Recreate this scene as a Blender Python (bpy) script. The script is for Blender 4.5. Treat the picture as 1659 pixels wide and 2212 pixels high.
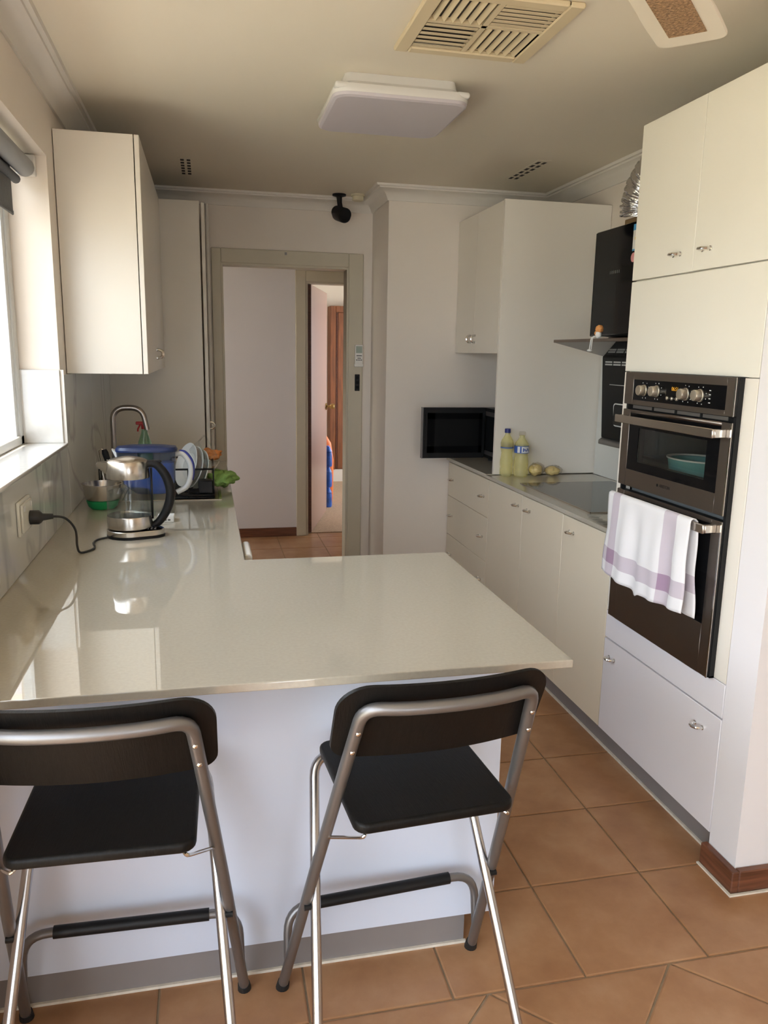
import bpy, bmesh, math, random
from mathutils import Vector, Matrix, noise, Euler
random.seed(7)
for o in list(bpy.data.objects): bpy.data.objects.remove(o)
SC = bpy.context.scene
COL = SC.collection
# ------------------------------------------------------------------ camera
CAM_LOC = Vector((0.538, 0.0, 1.534)); YAW, PITCH, ROLL, FPX = 0.2218, -0.1991, 0.0173, 1699.9
fw = Vector((math.sin(YAW)*math.cos(PITCH), math.cos(YAW)*math.cos(PITCH), math.sin(PITCH)))
r0 = Vector((math.cos(YAW), -math.sin(YAW), 0)); u0 = r0.cross(fw)
rt = r0*math.cos(ROLL)+u0*math.sin(ROLL); up = -r0*math.sin(ROLL)+u0*math.cos(ROLL)
cd = bpy.data.cameras.new('camera'); cam = bpy.data.objects.new('camera', cd); COL.objects.link(cam)
cam.matrix_world = Matrix(((rt.x, up.x, -fw.x, CAM_LOC.x), (rt.y, up.y, -fw.y, CAM_LOC.y), (rt.z, up.z, -fw.z, CAM_LOC.z), (0, 0, 0, 1)))
cd.sensor_fit = 'VERTICAL'; cd.sensor_height = 24.0; cd.lens = FPX/2212*24.0; cd.clip_start = 0.02
SC.camera = cam
# ------------------------------------------------------------------ world, sun, window portals, exposure
wd = bpy.data.worlds.new('sky'); SC.world = wd; wd.use_nodes = True
bg = wd.node_tree.nodes['Background']; bg.inputs[0].default_value = (0.80, 0.89, 1.0, 1); bg.inputs[1].default_value = 6.6
sd = bpy.data.lights.new('sun', 'SUN'); sd.energy = 12.0; sd.angle = math.radians(0.6); sd.color = (1.0, 0.94, 0.85)
so = bpy.data.objects.new('sun', sd); COL.objects.link(so)
so.rotation_euler = Vector((0.30, 0.16, -0.94)).to_track_quat('-Z', 'Y').to_euler()
def portal(name, loc, sx, sy, direction):
    l = bpy.data.lights.new(name, 'AREA'); l.shape = 'RECTANGLE'; l.size = sx; l.size_y = sy; l.cycles.is_portal = True
    o = bpy.data.objects.new(name, l); COL.objects.link(o); o.location = loc
    o.rotation_euler = Vector(direction).to_track_quat('-Z', 'Z').to_euler(); return o
portal('portal_kitchen_window', (-0.22, 2.25, 1.69), 1.9, 1.03, (1, 0, 0))
portal('portal_glass_door', (-0.22, -0.74, 1.1), 3.72, 2.2, (1, 0, 0))
portal('portal_added_window', (1.35, -3.72, 1.1), 1.1, 1.6, (0, 1, 0))
portal('portal_hall', (-1.3, 5.85, 1.3), .9, 1.4, (1, 0, 0))
portal('portal_bedroom', (3.35, 8.1, 1.35), 1.8, 1.5, (-1, 0, 0))
SC.view_settings.view_transform = 'Standard'; SC.view_settings.look = 'None'
SC.view_settings.exposure = 0.18; SC.view_settings.gamma = 1.0; SC.view_settings.use_curve_mapping = False

# ------------------------------------------------------------------ key measures (metres)
ZC, ZCEIL = 0.90, 2.48
XLI, XPR, YPF, YPB = 0.639, 1.286, 1.455, 2.393      # worktop
XR, YJ, YB, XJ = 2.621, 4.714, 5.179, 1.599          # right wall, nook wall, far wall, return wall
XF = 2.012                                           # front plane of right-hand cabinets
T, XA, Y4 = 0.349, 1.782, 1.558                      # floor tiles

# ------------------------------------------------------------------ materials
MATS = {}
def mat(name, col, rough=0.5, metal=0.0, var=0.0, vscale=6.0, bump=0.0, bscale=60.0, spec=0.5, coat=0.0, emit=None, estr=0.0, stretch=(1, 1, 1), rvar=0.0):
    m = bpy.data.materials.new(name); m.use_nodes = True; nt = m.node_tree; b = nt.nodes['Principled BSDF']
    b.inputs['Base Color'].default_value = (*col, 1); b.inputs['Roughness'].default_value = rough; b.inputs['Metallic'].default_value = metal
    b.inputs['Specular IOR Level'].default_value = spec; b.inputs['Coat Weight'].default_value = coat; b.inputs['Coat Roughness'].default_value = 0.05
    tc = nt.nodes.new('ShaderNodeTexCoord'); mp = nt.nodes.new('ShaderNodeMapping'); mp.inputs['Scale'].default_value = stretch
    nt.links.new(tc.outputs['Object'], mp.inputs[0])
    if var > 0 or rvar > 0:
        n = nt.nodes.new('ShaderNodeTexNoise'); n.inputs['Scale'].default_value = vscale; n.inputs['Detail'].default_value = 5
        nt.links.new(mp.outputs[0], n.inputs['Vector'])
        if var > 0:
            cr = nt.nodes.new('ShaderNodeValToRGB'); e = cr.color_ramp.elements
            e[0].position = .3; e[1].position = .7
            e[0].color = (*[max(0, c*(1-var)) for c in col], 1); e[1].color = (*[min(1, c*(1+var)) for c in col], 1)
            nt.links.new(n.outputs['Fac'], cr.inputs[0]); nt.links.new(cr.outputs[0], b.inputs['Base Color'])
        if rvar > 0:
            mr = nt.nodes.new('ShaderNodeMapRange'); mr.inputs[3].default_value = max(0, rough-rvar); mr.inputs[4].default_value = rough+rvar
            nt.links.new(n.outputs['Fac'], mr.inputs[0]); nt.links.new(mr.outputs[0], b.inputs['Roughness'])
    if bump > 0:
        n2 = nt.nodes.new('ShaderNodeTexNoise'); n2.inputs['Scale'].default_value = bscale; n2.inputs['Detail'].default_value = 3
        nt.links.new(mp.outputs[0], n2.inputs['Vector'])
        bp = nt.nodes.new('ShaderNodeBump'); bp.inputs['Strength'].default_value = bump; bp.inputs['Distance'].default_value = 0.01
        nt.links.new(n2.outputs['Fac'], bp.inputs['Height']); nt.links.new(bp.outputs[0], b.inputs['Normal'])
    if emit:
        b.inputs['Emission Color'].default_value = (*emit, 1); b.inputs['Emission Strength'].default_value = estr
    MATS[name] = m; return m
def clear(name, tint, gloss=0.12, rough=0.02):
    """thin transparent sheet: tinted transparency with a fresnel gloss"""
    m = bpy.data.materials.new(name); m.use_nodes = True; nt = m.node_tree; nt.nodes.clear()
    out = nt.nodes.new('ShaderNodeOutputMaterial'); tr = nt.nodes.new('ShaderNodeBsdfTransparent'); gl = nt.nodes.new('ShaderNodeBsdfGlossy'); mx = nt.nodes.new('ShaderNodeMixShader')
    tr.inputs[0].default_value = (*tint, 1); gl.inputs['Roughness'].default_value = rough
    fr = nt.nodes.new('ShaderNodeLayerWeight'); fr.inputs['Blend'].default_value = .5
    pw = nt.nodes.new('ShaderNodeMath'); pw.operation = 'POWER'; pw.inputs[1].default_value = 4.0; nt.links.new(fr.outputs['Facing'], pw.inputs[0])
    ma = nt.nodes.new('ShaderNodeMath'); ma.operation = 'MULTIPLY_ADD'; ma.inputs[1].default_value = min(1, gloss*3); ma.inputs[2].default_value = gloss*.2; nt.links.new(pw.outputs[0], ma.inputs[0])
    nt.links.new(ma.outputs[0], mx.inputs[0]); nt.links.new(tr.outputs[0], mx.inputs[1]); nt.links.new(gl.outputs[0], mx.inputs[2]); nt.links.new(mx.outputs[0], out.inputs[0])
    MATS[name] = m; return m
mat('wall_skylit', (.82, .785, .79), .6, var=.02, vscale=2)  # wall paint with the lilac of the skylight mixed into its colour
mat('wall', (.85, .765, .675), .6, var=.02, vscale=2, bump=.03, bscale=300)
mat('ceiling', (.84, .765, .635), .7, var=.015, vscale=1.5)
mat('cornice', (.82, .765, .69), .5)
mat('hall_wall', (.78, .75, .77), .6)
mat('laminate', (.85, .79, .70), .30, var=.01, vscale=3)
mat('laminate_bounce', (.80, .70, .545), .32)  # same laminate, yellowed for the light bounced off the floor
mat('laminate_skylit', (.80, .765, .785), .32)  # same laminate with a lilac skylight tint, for the tower's lower fronts
mat('laminate_warm', (.85, .815, .72), .32, var=.01, vscale=3)
mat('panel_skylit', (.65, .70, .82), .28)  # white laminate carrying the sky's blue cast in its base colour
mat('quartz', (.475, .435, .36), .01, var=.04, vscale=120, spec=.5)
MATS['quartz'].node_tree.nodes['Principled BSDF'].inputs['IOR'].default_value = 2.15
mat('kick', (.235, .21, .205), .45, var=.08, vscale=5)
mat('caulk', (.72, .66, .56), .7, var=.1, vscale=40)
mat('grout', (.30, .22, .14), .85, var=.15, vscale=30)
mat('architrave', (.60, .54, .42), .42, var=.02)
mat('brown_wood', (.13, .042, .022), .4, var=.35, vscale=14, stretch=(1, 1, 12))
mat('skirting', (.15, .055, .028), .4, var=.35, vscale=18, stretch=(.4, .4, 6))
mat('wardrobe_wood', (.22, .072, .024), .35, var=.35, vscale=10, stretch=(6, 6, .4))
mat('door_wood', (.42, .27, .215), .3, var=.06, vscale=10, stretch=(6, 6, .4))
mat('carpet', (.50, .36, .25), .95, var=.18, vscale=90, bump=.5, bscale=200)
mat('steel', (.62, .58, .53), .24, 1.0)
mat('chrome', (.75, .74, .72), .12, 1.0)
mat('tube_grey', (.23, .22, .22), .38, .75)
mat('tube_bright', (.52, .51, .52), .25, 1.0)
mat('dark_steel', (.26, .225, .20), .36, 1.0, rvar=.05, vscale=30, stretch=(1, 1, 20))
mat('bronze', (.42, .30, .12), .25, 1.0)
mat('tap_steel', (.34, .30, .27), .3, 1.0)
mat('black_plastic', (.012, .012, .0125), .4, spec=.22)
mat('black_glass', (.005, .005, .0055), .05, spec=.14)
mat('hob_glass', (.03, .03, .03), .07, spec=.6)
mat('black_matte', (.006, .006, .006), .6, spec=.15)
mat('foot_rubber', (.01, .01, .01), .7)
mat('stool_black', (.0065, .0058, .0052), .46, spec=.2, var=.25, vscale=16, stretch=(14, 1, 1), bump=.12, bscale=40)
mat('hood_grey', (.24, .23, .225), .38, .8)
mat('hood_black', (.006, .0065, .007), .35, spec=.12)
mat('silver_foil', (.72, .72, .74), .16, 1.0, bump=.6, bscale=55)
mat('cardboard', (.30, .19, .09), .8, var=.1)
mat('vent_cream', (.72, .60, .40), .5)
mat('vent_dark', (.05, .045, .04), .8)
mat('fan_white', (.86, .80, .66), .4)
mat('rattan', (.40, .25, .13), .8, var=.45, vscale=160, bump=.8, bscale=180)
mat('diffuser', (.60, .555, .60), .4)
mat('acrylic', (.78, .76, .73), .2)
mat('cream_plastic', (.74, .66, .46), .45)
mat('white_plastic', (.80, .78, .74), .35)
mat('frosted_plastic', (.52, .52, .50), .25)
mat('lcd', (.36, .42, .36), .2)
mat('dark_mark', (.10, .10, .10), .6)
mat('pale_mark', (.55, .55, .53), .6)
mat('knob_metal', (.66, .60, .50), .35, .9)
mat('orange_led', (.05, .02, 0), .5, emit=(1, .45, .03), estr=.7)
mat('teal_ceramic', (.20, .44, .39), .3)
mat('cream_ceramic', (.75, .68, .55), .3)
mat('red_food', (.30, .10, .05), .6)
mat('oven_inside', (.13, .14, .14), .5)
mat('blind_grey', (.11, .115, .12), .75, var=.1, vscale=60)
mat('blind_tube', (.30, .31, .32), .5)
mat('win_frame', (.70, .70, .68), .35, .3)
mat('sill_stone', (.78, .75, .70), .07, var=.03, vscale=40, spec=.7)
mat('fence', (.80, .72, .50), .8, var=.06)
mat('paving', (.66, .62, .52), .85, var=.08, vscale=4)
mat('blue_plastic', (.12, .18, .34), .35)
mat('blue_lid', (.010, .024, .085), .3)
mat('blue_film', (.03, .13, .55), .3, var=.5, vscale=14)
mat('navy_cap', (.02, .03, .20), .35)
mat('blue_label', (.05, .12, .42), .4)
mat('label_white', (.82, .82, .80), .5)
mat('oil', (.80, .70, .25), .1, spec=.5)
mat('bread', (.86, .64, .28), .6, var=.25, vscale=25)
mat('green_silicone', (.02, .42, .15), .4)
mat('plate_white', (.80, .80, .76), .2)
mat('green_cloth', (.24, .40, .10), .9, var=.2, vscale=30, bump=.4, bscale=120)
mat('orange_cloth', (.62, .22, .06), .9, var=.2, vscale=30)
mat('orange_bag', (.85, .20, .05), .5)
mat('red_plastic', (.45, .03, .03), .4)
mat('soap_green', (.22, .50, .36), .2)
mat('pink_sticker', (.85, .38, .38), .5)
mat('sky_sticker', (.08, .36, .70), .5)
mat('yellow_sticker', (.85, .62, .06), .5)
mat('toy_orange', (.85, .38, .12), .6)
mat('cord_black', (.012, .012, .012), .45)
mat('outlet_white', (.76, .73, .64), .35)
clear('pane', (.98, .985, .985), .12)
clear('clear_glass', (.95, .97, .97), .14)
clear('clear_film', (.95, .94, .92), .16, .10)
clear('oven_glass', (.80, .82, .82), .25)
clear('blue_clear', (.55, .66, .92), .2)
clear('water', (.94, .97, .97), .15)
clear('soap_clear', (.62, .86, .74), .3)
def oil_mat():
    m = bpy.data.materials.new('oil_clear'); m.use_nodes = True; nt = m.node_tree; nt.nodes.clear()
    out = nt.nodes.new('ShaderNodeOutputMaterial'); mx = nt.nodes.new('ShaderNodeMixShader'); tr = nt.nodes.new('ShaderNodeBsdfTransparent'); p = nt.nodes.new('ShaderNodeBsdfPrincipled')
    tr.inputs[0].default_value = (.99, .965, .74, 1); p.inputs['Base Color'].default_value = (.92, .86, .52, 1); p.inputs['Roughness'].default_value = .12
    mx.inputs[0].default_value = .30; nt.links.new(tr.outputs[0], mx.inputs[1]); nt.links.new(p.outputs[0], mx.inputs[2]); nt.links.new(mx.outputs[0], out.inputs[0]); MATS['oil_clear'] = m
oil_mat()
def marble_mat():
    m = mat('splash', (.60, .60, .57), .06, spec=.6); nt = m.node_tree; b = nt.nodes['Principled BSDF']
    tc = nt.nodes.new('ShaderNodeTexCoord'); mp = nt.nodes.new('ShaderNodeMapping'); mp.inputs['Rotation'].default_value = (.5, .2, .3); mp.inputs['Scale'].default_value = (1, 1.2, .9)
    n = nt.nodes.new('ShaderNodeTexNoise'); n.inputs['Scale'].default_value = 1.3; n.inputs['Detail'].default_value = 3; n.inputs['Distortion'].default_value = .8
    cr = nt.nodes.new('ShaderNodeValToRGB'); e = cr.color_ramp.elements
    e[0].position = .47; e[0].color = (.70, .70, .66, 1); e[1].position = .53; e[1].color = (.70, .70, .66, 1)
    k = e.new(.50); k.color = (.52, .52, .50, 1)
    nt.links.new(tc.outputs['Object'], mp.inputs[0]); nt.links.new(mp.outputs[0], n.inputs['Vector']); nt.links.new(n.outputs['Fac'], cr.inputs[0]); nt.links.new(cr.outputs[0], b.inputs['Base Color'])
marble_mat()
def tile_mat():
    m = mat('terracotta', (.42, .22, .11), .34, spec=.45); nt = m.node_tree; b = nt.nodes['Principled BSDF']
    g = nt.nodes.new('ShaderNodeNewGeometry'); oi = nt.nodes.new('ShaderNodeObjectInfo')
    n = nt.nodes.new('ShaderNodeTexNoise'); n.inputs['Scale'].default_value = 5.5; n.inputs['Detail'].default_value = 6; n.inputs['Roughness'].default_value = .6
    nt.links.new(g.outputs['Position'], n.inputs['Vector'])
    cr = nt.nodes.new('ShaderNodeValToRGB'); e = cr.color_ramp.elements
    e[0].position = .28; e[0].color = (.31, .145, .066, 1); e[1].position = .75; e[1].color = (.47, .275, .15, 1)
    k = e.new(.5); k.color = (.385, .20, .097, 1)
    nt.links.new(n.outputs['Fac'], cr.inputs[0])
    hs = nt.nodes.new('ShaderNodeHueSaturation'); mr = nt.nodes.new('ShaderNodeMapRange'); mr.inputs[3].default_value = .92; mr.inputs[4].default_value = 1.08
    nt.links.new(oi.outputs['Random'], mr.inputs[0]); nt.links.new(mr.outputs[0], hs.inputs['Value']); nt.links.new(cr.outputs[0], hs.inputs['Color'])
    nt.links.new(hs.outputs[0], b.inputs['Base Color'])
tile_mat()
def towel_mat():
    m = mat('towel', (.82, .80, .81), .9); nt = m.node_tree; b = nt.nodes['Principled BSDF']; b.inputs['Sheen Weight'].default_value = .2
    uv = nt.nodes.new('ShaderNodeUVMap'); sp = nt.nodes.new('ShaderNodeSeparateXYZ'); nt.links.new(uv.outputs[0], sp.inputs[0])
    def band(sock, a, c):
        g = nt.nodes.new('ShaderNodeMath'); g.operation = 'GREATER_THAN'; g.inputs[1].default_value = a
        l = nt.nodes.new('ShaderNodeMath'); l.operation = 'LESS_THAN'; l.inputs[1].default_value = c
        x = nt.nodes.new('ShaderNodeMath'); x.operation = 'MULTIPLY'
        nt.links.new(sock, g.inputs[0]); nt.links.new(sock, l.inputs[0]); nt.links.new(g.outputs[0], x.inputs[0]); nt.links.new(l.outputs[0], x.inputs[1]); return x.outputs[0]
    def add(a, c):
        x = nt.nodes.new('ShaderNodeMath'); x.operation = 'ADD'; nt.links.new(a, x.inputs[0]); nt.links.new(c, x.inputs[1]); return x.outputs[0]
    tot = add(add(band(sp.outputs[0], .07, .165), band(sp.outputs[0], .72, .86)), add(band(sp.outputs[1], .15, .33), band(sp.outputs[1], 1.67, 1.85)))
    sc = nt.nodes.new('ShaderNodeMath'); sc.operation = 'MULTIPLY'; sc.inputs[1].default_value = .5; nt.links.new(tot, sc.inputs[0])
    mx = nt.nodes.new('ShaderNodeMix'); mx.data_type = 'RGBA'; mx.inputs[6].default_value = (.84, .82, .83, 1); mx.inputs[7].default_value = (.36, .24, .34, 1)
    nt.links.new(sc.outputs[0], mx.inputs[0]); nt.links.new(mx.outputs[2], b.inputs['Base Color'])
towel_mat()

# ------------------------------------------------------------------ geometry helpers
class MB:
    def __init__(s): s.v = []; s.f = []; s.uv = None
    def raw(s, vs, fs):
        n = len(s.v); s.v += [tuple(p) for p in vs]; s.f += [tuple(i+n for i in f) for f in fs]; return s
    def box(s, x0, x1, y0, y1, z0, z1, bev=0.0, seg=1):
        if x1 < x0: x0, x1 = x1, x0
        if y1 < y0: y0, y1 = y1, y0
        if z1 < z0: z0, z1 = z1, z0
        vs = [(x, y, z) for x in (x0, x1) for y in (y0, y1) for z in (z0, z1)]
        fs = [(0, 1, 3, 2), (4, 6, 7, 5), (0, 4, 5, 1), (2, 3, 7, 6), (0, 2, 6, 4), (1, 5, 7, 3)]
        if bev > 0: return s._bev(vs, fs, bev, seg)
        return s.raw(vs, fs)
    def _bev(s, vs, fs, bev, seg, ang=.5):
        bm = bmesh.new(); bv = [bm.verts.new(p) for p in vs]
        for f in fs: bm.faces.new([bv[i] for i in f])
        bm.normal_update()
        ed = [e for e in bm.edges if len(e.link_faces) == 2 and e.calc_face_angle(0) > ang]
        bmesh.ops.bevel(bm, geom=ed, offset=bev, segments=seg, affect='EDGES', profile=.5, clamp_overlap=True)
        bm.verts.index_update(); vs2 = [tuple(v.co) for v in bm.verts]; fs2 = [[v.index for v in f.verts] for f in bm.faces]; bm.free()
        return s.raw(vs2, fs2)
    def prism(s, poly, axis, a, b, bev=0.0, seg=1):
        """poly: 2D points; axis 'x': poly=(y,z); 'y': poly=(x,z); 'z': poly=(x,y)"""
        def P(p, t): return {'x': (t, p[0], p[1]), 'y': (p[0], t, p[1]), 'z': (p[0], p[1], t)}[axis]
        n = len(poly); vs = [P(p, a) for p in poly]+[P(p, b) for p in poly]
        fs = [tuple(range(n))[::-1], tuple(range(n, 2*n))]+[(i, (i+1) % n, n+(i+1) % n, n+i) for i in range(n)]
        if bev > 0: return s._bev(vs, fs, bev, seg)
        return s.raw(vs, fs)
    def tube(s, pts, r, seg=10, closed=False, sy=1.0):
        pts = [Vector(p) for p in pts]; n = len(pts); vs = []; prev = None
        for i, p in enumerate(pts):
            if closed: t = (pts[(i+1) % n]-pts[i-1]).normalized()
            else: t = (pts[min(i+1, n-1)]-pts[max(i-1, 0)]).normalized()
            if prev is None:
                a = Vector((0, 0, 1)) if abs(t.z) < .9 else Vector((0, 1, 0)); nn = (a-t*a.dot(t)).normalized()
            else:
                nn = (prev-t*prev.dot(t)).normalized()
            prev = nn; bb = t.cross(nn); rr = r[i] if isinstance(r, (list, tuple)) else r
            for k in range(seg):
                an = 2*math.pi*k/seg; vs.append(p+nn*math.cos(an)*rr+bb*math.sin(an)*rr*sy)
        fs = []
        m = n if closed else n-1
        for i in range(m):
            for k in range(seg):
                a0 = i*seg+k; a1 = i*seg+(k+1) % seg; b0 = ((i+1) % n)*seg+k; b1 = ((i+1) % n)*seg+(k+1) % seg
                fs.append((a0, a1, b1, b0))
        if not closed:
            fs.append(tuple(range(seg))[::-1]); fs.append(tuple(range((n-1)*seg, n*seg)))
        return s.raw(vs, fs)
    def lathe(s, prof, c=(0, 0, 0), seg=24, axis='z', close=True):
        vs = []; n = len(prof)
        for (r, h) in prof:
            for k in range(seg):
                a = 2*math.pi*k/seg; x, y = r*math.cos(a), r*math.sin(a)
                q = {'z': (x, y, h), 'x': (h, x, y), 'y': (x, h, y)}[axis]
                vs.append((c[0]+q[0], c[1]+q[1], c[2]+q[2]))
        fs = [(i*seg+k, i*seg+(k+1) % seg, (i+1)*seg+(k+1) % seg, (i+1)*seg+k) for i in range(n-1) for k in range(seg)]
        if close:
            fs.append(tuple(range(seg))[::-1]); fs.append(tuple(range((n-1)*seg, n*seg)))
        return s.raw(vs, fs)
    def loft(s, secs, cap=True):
        n = len(secs[0]); vs = [p for q in secs for p in q]
        fs = [(i*n+k, i*n+(k+1) % n, (i+1)*n+(k+1) % n, (i+1)*n+k) for i in range(len(secs)-1) for k in range(n)]
        if cap: fs.append(tuple(range(n))[::-1]); fs.append(tuple(range((len(secs)-1)*n, len(secs)*n)))
        return s.raw(vs, fs)
    def ball(s, c, rx, ry, rz, seg=20, rings=12, amp=0.0, freq=3.0, seed=0.0):
        vs = []; fs = []
        for i in range(rings+1):
            th = math.pi*i/rings
            for k in range(seg):
                ph = 2*math.pi*k/seg; d = Vector((math.sin(th)*math.cos(ph), math.sin(th)*math.sin(ph), math.cos(th)))
                q = 1+amp*noise.noise(d*freq+Vector((seed, seed*1.7, 0)))
                vs.append((c[0]+d.x*rx*q, c[1]+d.y*ry*q, c[2]+d.z*rz*q))
        for i in range(rings):
            for k in range(seg): fs.append((i*seg+k, i*seg+(k+1) % seg, (i+1)*seg+(k+1) % seg, (i+1)*seg+k))
        return s.raw(vs, fs)
    def mesh(s, name, flat=False, ang=.6):
        bm = bmesh.new(); bv = [bm.verts.new(p) for p in s.v]
        for f in s.f:
            if len(set(f)) < 3: continue
            try: bm.faces.new([bv[i] for i in f])
            except ValueError: pass
        bmesh.ops.remove_doubles(bm, verts=bm.verts, dist=1e-6)
        bmesh.ops.recalc_face_normals(bm, faces=bm.faces)
        if not flat:
            for f in bm.faces: f.smooth = True
            for f in bm.faces:
                nb = [g.calc_area() for e in f.edges for g in e.link_faces if g is not f]
                if nb and f.calc_area() > 3*max(nb): f.smooth = False
            for e in bm.edges: e.smooth = not (len(e.link_faces) == 2 and e.calc_face_angle(0) > ang)
        me = bpy.data.meshes.new(name); bm.to_mesh(me); bm.free(); return me
    def build(s, name, m, parent=None, flat=False, ang=.6):
        me = s.mesh(name, flat, ang); return link(name, me, m, parent)
def link(name, me, m, parent=None):
    if m and not me.materials: me.materials.append(MATS[m])
    o = bpy.data.objects.new(name, me); COL.objects.link(o)
    if parent is not None:
        o.parent = parent
        if parent.type == 'EMPTY' and not parent.get('_local'): o.location = -parent.location
    return o
def thing(name, label, cat, loc=(0, 0, 0), group=None):
    o = bpy.data.objects.new(name, None); COL.objects.link(o); o.location = loc; o.empty_display_size = .05
    o['label'] = label; o['category'] = cat
    if group: o['group'] = group
    return o
def tag(o, label, cat, group=None):
    o['label'] = label; o['category'] = cat
    if group: o['group'] = group
    return o
def struct(o, label=None):
    o['kind'] = 'structure'
    if label: o['label'] = label
    return o
def fillet(pts, r, n=5, closed=False):
    pts = [Vector(p) for p in pts]; out = []; N = len(pts)
    for i, p in enumerate(pts):
        if not closed and i in (0, N-1): out.append(p); continue
        a = pts[i-1]; c = pts[(i+1) % N]; rr = r[i] if isinstance(r, (list, tuple)) else r
        d1 = (a-p); d2 = (c-p); l = min(rr, d1.length*.49, d2.length*.49)
        p1 = p+d1.normalized()*l; p2 = p+d2.normalized()*l
        for k in range(n+1):
            t = k/n; out.append(p1*(1-t)**2+p*2*t*(1-t)+p2*t*t)
    return out
def smooth_path(pts, n=8):
    pts = [Vector(p) for p in pts]; out = []
    for i in range(len(pts)-1):
        p0 = pts[max(i-1, 0)]; p1 = pts[i]; p2 = pts[i+1]; p3 = pts[min(i+2, len(pts)-1)]
        for k in range(n):
            t = k/n
            out.append(.5*((2*p1)+(p2-p0)*t+(2*p0-5*p1+4*p2-p3)*t*t+(3*p1-p0-3*p2+p3)*t**3))
    out.append(pts[-1]); return out
def rrect(w, h, r, n=5, cx=0, cy=0):
    out = []
    for (sx, sy, a0) in ((1, 1, 0), (-1, 1, 90), (-1, -1, 180), (1, -1, 270)):
        for k in range(n+1):
            a = math.radians(a0+90*k/n); out.append((cx+sx*(w/2-r)+r*math.cos(a), cy+sy*(h/2-r)+r*math.sin(a)))
    return out
def copy_tree(o, parent=None, loc=None, rot=None):
    c = o.copy(); COL.objects.link(c)
    if parent is not None: c.parent = parent
    if loc is not None: c.location = loc
    if rot is not None: c.rotation_euler = rot
    for ch in list(o.children): copy_tree(ch, c)
    return c
def text_obj(name, body, size, m, matrix, parent, extr=.0006):
    cu = bpy.data.curves.new(name, 'FONT'); cu.body = body; cu.size = size; cu.extrude = extr; cu.align_x = 'CENTER'; cu.align_y = 'CENTER'
    t = bpy.data.objects.new(name+'_tmp', cu); COL.objects.link(t); dg = bpy.context.evaluated_depsgraph_get()
    me = bpy.data.meshes.new_from_object(t.evaluated_get(dg)); bpy.data.objects.remove(t)
    me.transform(matrix); me.materials.clear(); me.name = name
    return link(name, me, m, parent)
def frame_mat(origin, xdir, ydir):
    x = Vector(xdir).normalized(); y = Vector(ydir).normalized(); z = x.cross(y); o = Vector(origin)
    return Matrix(((x.x, y.x, z.x, o.x), (x.y, y.y, z.y, o.y), (x.z, y.z, z.z, o.z), (0, 0, 0, 1)))

# handle: small chrome bow pull. local: sticks out along -x, bow lies along y
_h = MB()
_h.tube([(0, -.019, 0)]+[(-.026*math.sin(math.pi*k/10)**.7, -.019*math.cos(math.pi*k/10), 0) for k in range(1, 10)]+[(0, .019, 0)], .0052, 8, sy=1.2)
_h.lathe([(.0075, 0), (.0075, -.003), (.005, -.004)], (0, -.019, 0), 10, 'x'); _h.lathe([(.0075, 0), (.0075, -.003), (.005, -.004)], (0, .019, 0), 10, 'x')
HANDLE = _h.mesh('handle'); HANDLE.materials.append(MATS['chrome'])
def handle(parent, x, y, z, vertical=False, flip=False):
    o = bpy.data.objects.new('handle', HANDLE); COL.objects.link(o); o.parent = parent; o.location = (x, y, z)
    o.rotation_euler = (math.pi/2 if vertical else 0, 0, math.pi if flip else 0); o['label'] = 'chrome bow handle'; return o

# ================================================================== STRUCTURE
def wall_box(name, *b, m='wall'): return struct(MB().box(*b).build(name, m, flat=True))
def wall_holes(name, axis, t0, t1, a0, a1, z0, z1, holes, m='wall'):
    """wall slab normal to axis with rectangular holes (a,b,c,d)= along range, z range"""
    As = sorted({a0, a1, *[h[0] for h in holes], *[h[1] for h in holes]}); Zs = sorted({z0, z1, *[h[2] for h in holes], *[h[3] for h in holes]})
    mb = MB()
    for i in range(len(As)-1):
        # merge vertical runs
        run = None
        for j in range(len(Zs)-1):
            ca = (As[i]+As[i+1])/2; cz = (Zs[j]+Zs[j+1])/2
            solid = not any(h[0] < ca < h[1] and h[2] < cz < h[3] for h in holes)
            if solid:
                run = (run[0], Zs[j+1]) if run else (Zs[j], Zs[j+1])
            if (not solid or j == len(Zs)-2) and run:
                if axis == 'x': mb.box(t0, t1, As[i], As[i+1], run[0], run[1])
                else: mb.box(As[i], As[i+1], t0, t1, run[0], run[1])
                run = None
    return struct(mb.build(name, m, flat=True))
WZ0, WZ1, WY0, WY1 = 1.165, 2.205, 1.30, 3.20
wall_holes('wall_left', 'x', -.22, 0, -3.7, YB+.1, 0, ZCEIL, [(WY0, WY1, WZ0, WZ1), (-2.6, 1.12, 0, 2.2)])
wall_holes('wall_far', 'y', YB, YB+.10, 0, XJ, 0, ZCEIL, [(.643, 1.445, 0, 2.066)])
wall_box('wall_nook', XJ, XR+.12, YJ, YB+.1, 0, ZCEIL)
wall_box('wall_right', XR, XR+.12, 1.905, YJ, 0, ZCEIL)
wall_box('wall_pier', 2.013, 4.7, 1.78, 1.904, 0, ZCEIL, m='wall_skylit')
wall_box('wall_dining', 4.7, 4.82, -3.7, 1.905, 0, ZCEIL)
wall_holes('wall_back', 'y', -3.7, -3.58, 0, 4.7, 0, ZCEIL, [(.8, 1.9, .3, 1.9)])
wall_holes('wall_hall', 'y', 6.53, 6.63, -1.2, 2.75, 0, ZCEIL, [(1.333, 2.12, 0, 2.087)], 'hall_wall')
wall_holes('wall_hall_side', 'x', -1.32, -1.2, YB+.1, 6.63, 0, ZCEIL, [(5.4, 6.3, .6, 2.0)], 'hall_wall')
struct(MB().box(-1.2, -.22, YB, YB+.1, 0, ZCEIL).build('wall_hall_near', 'hall_wall', flat=True))
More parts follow.
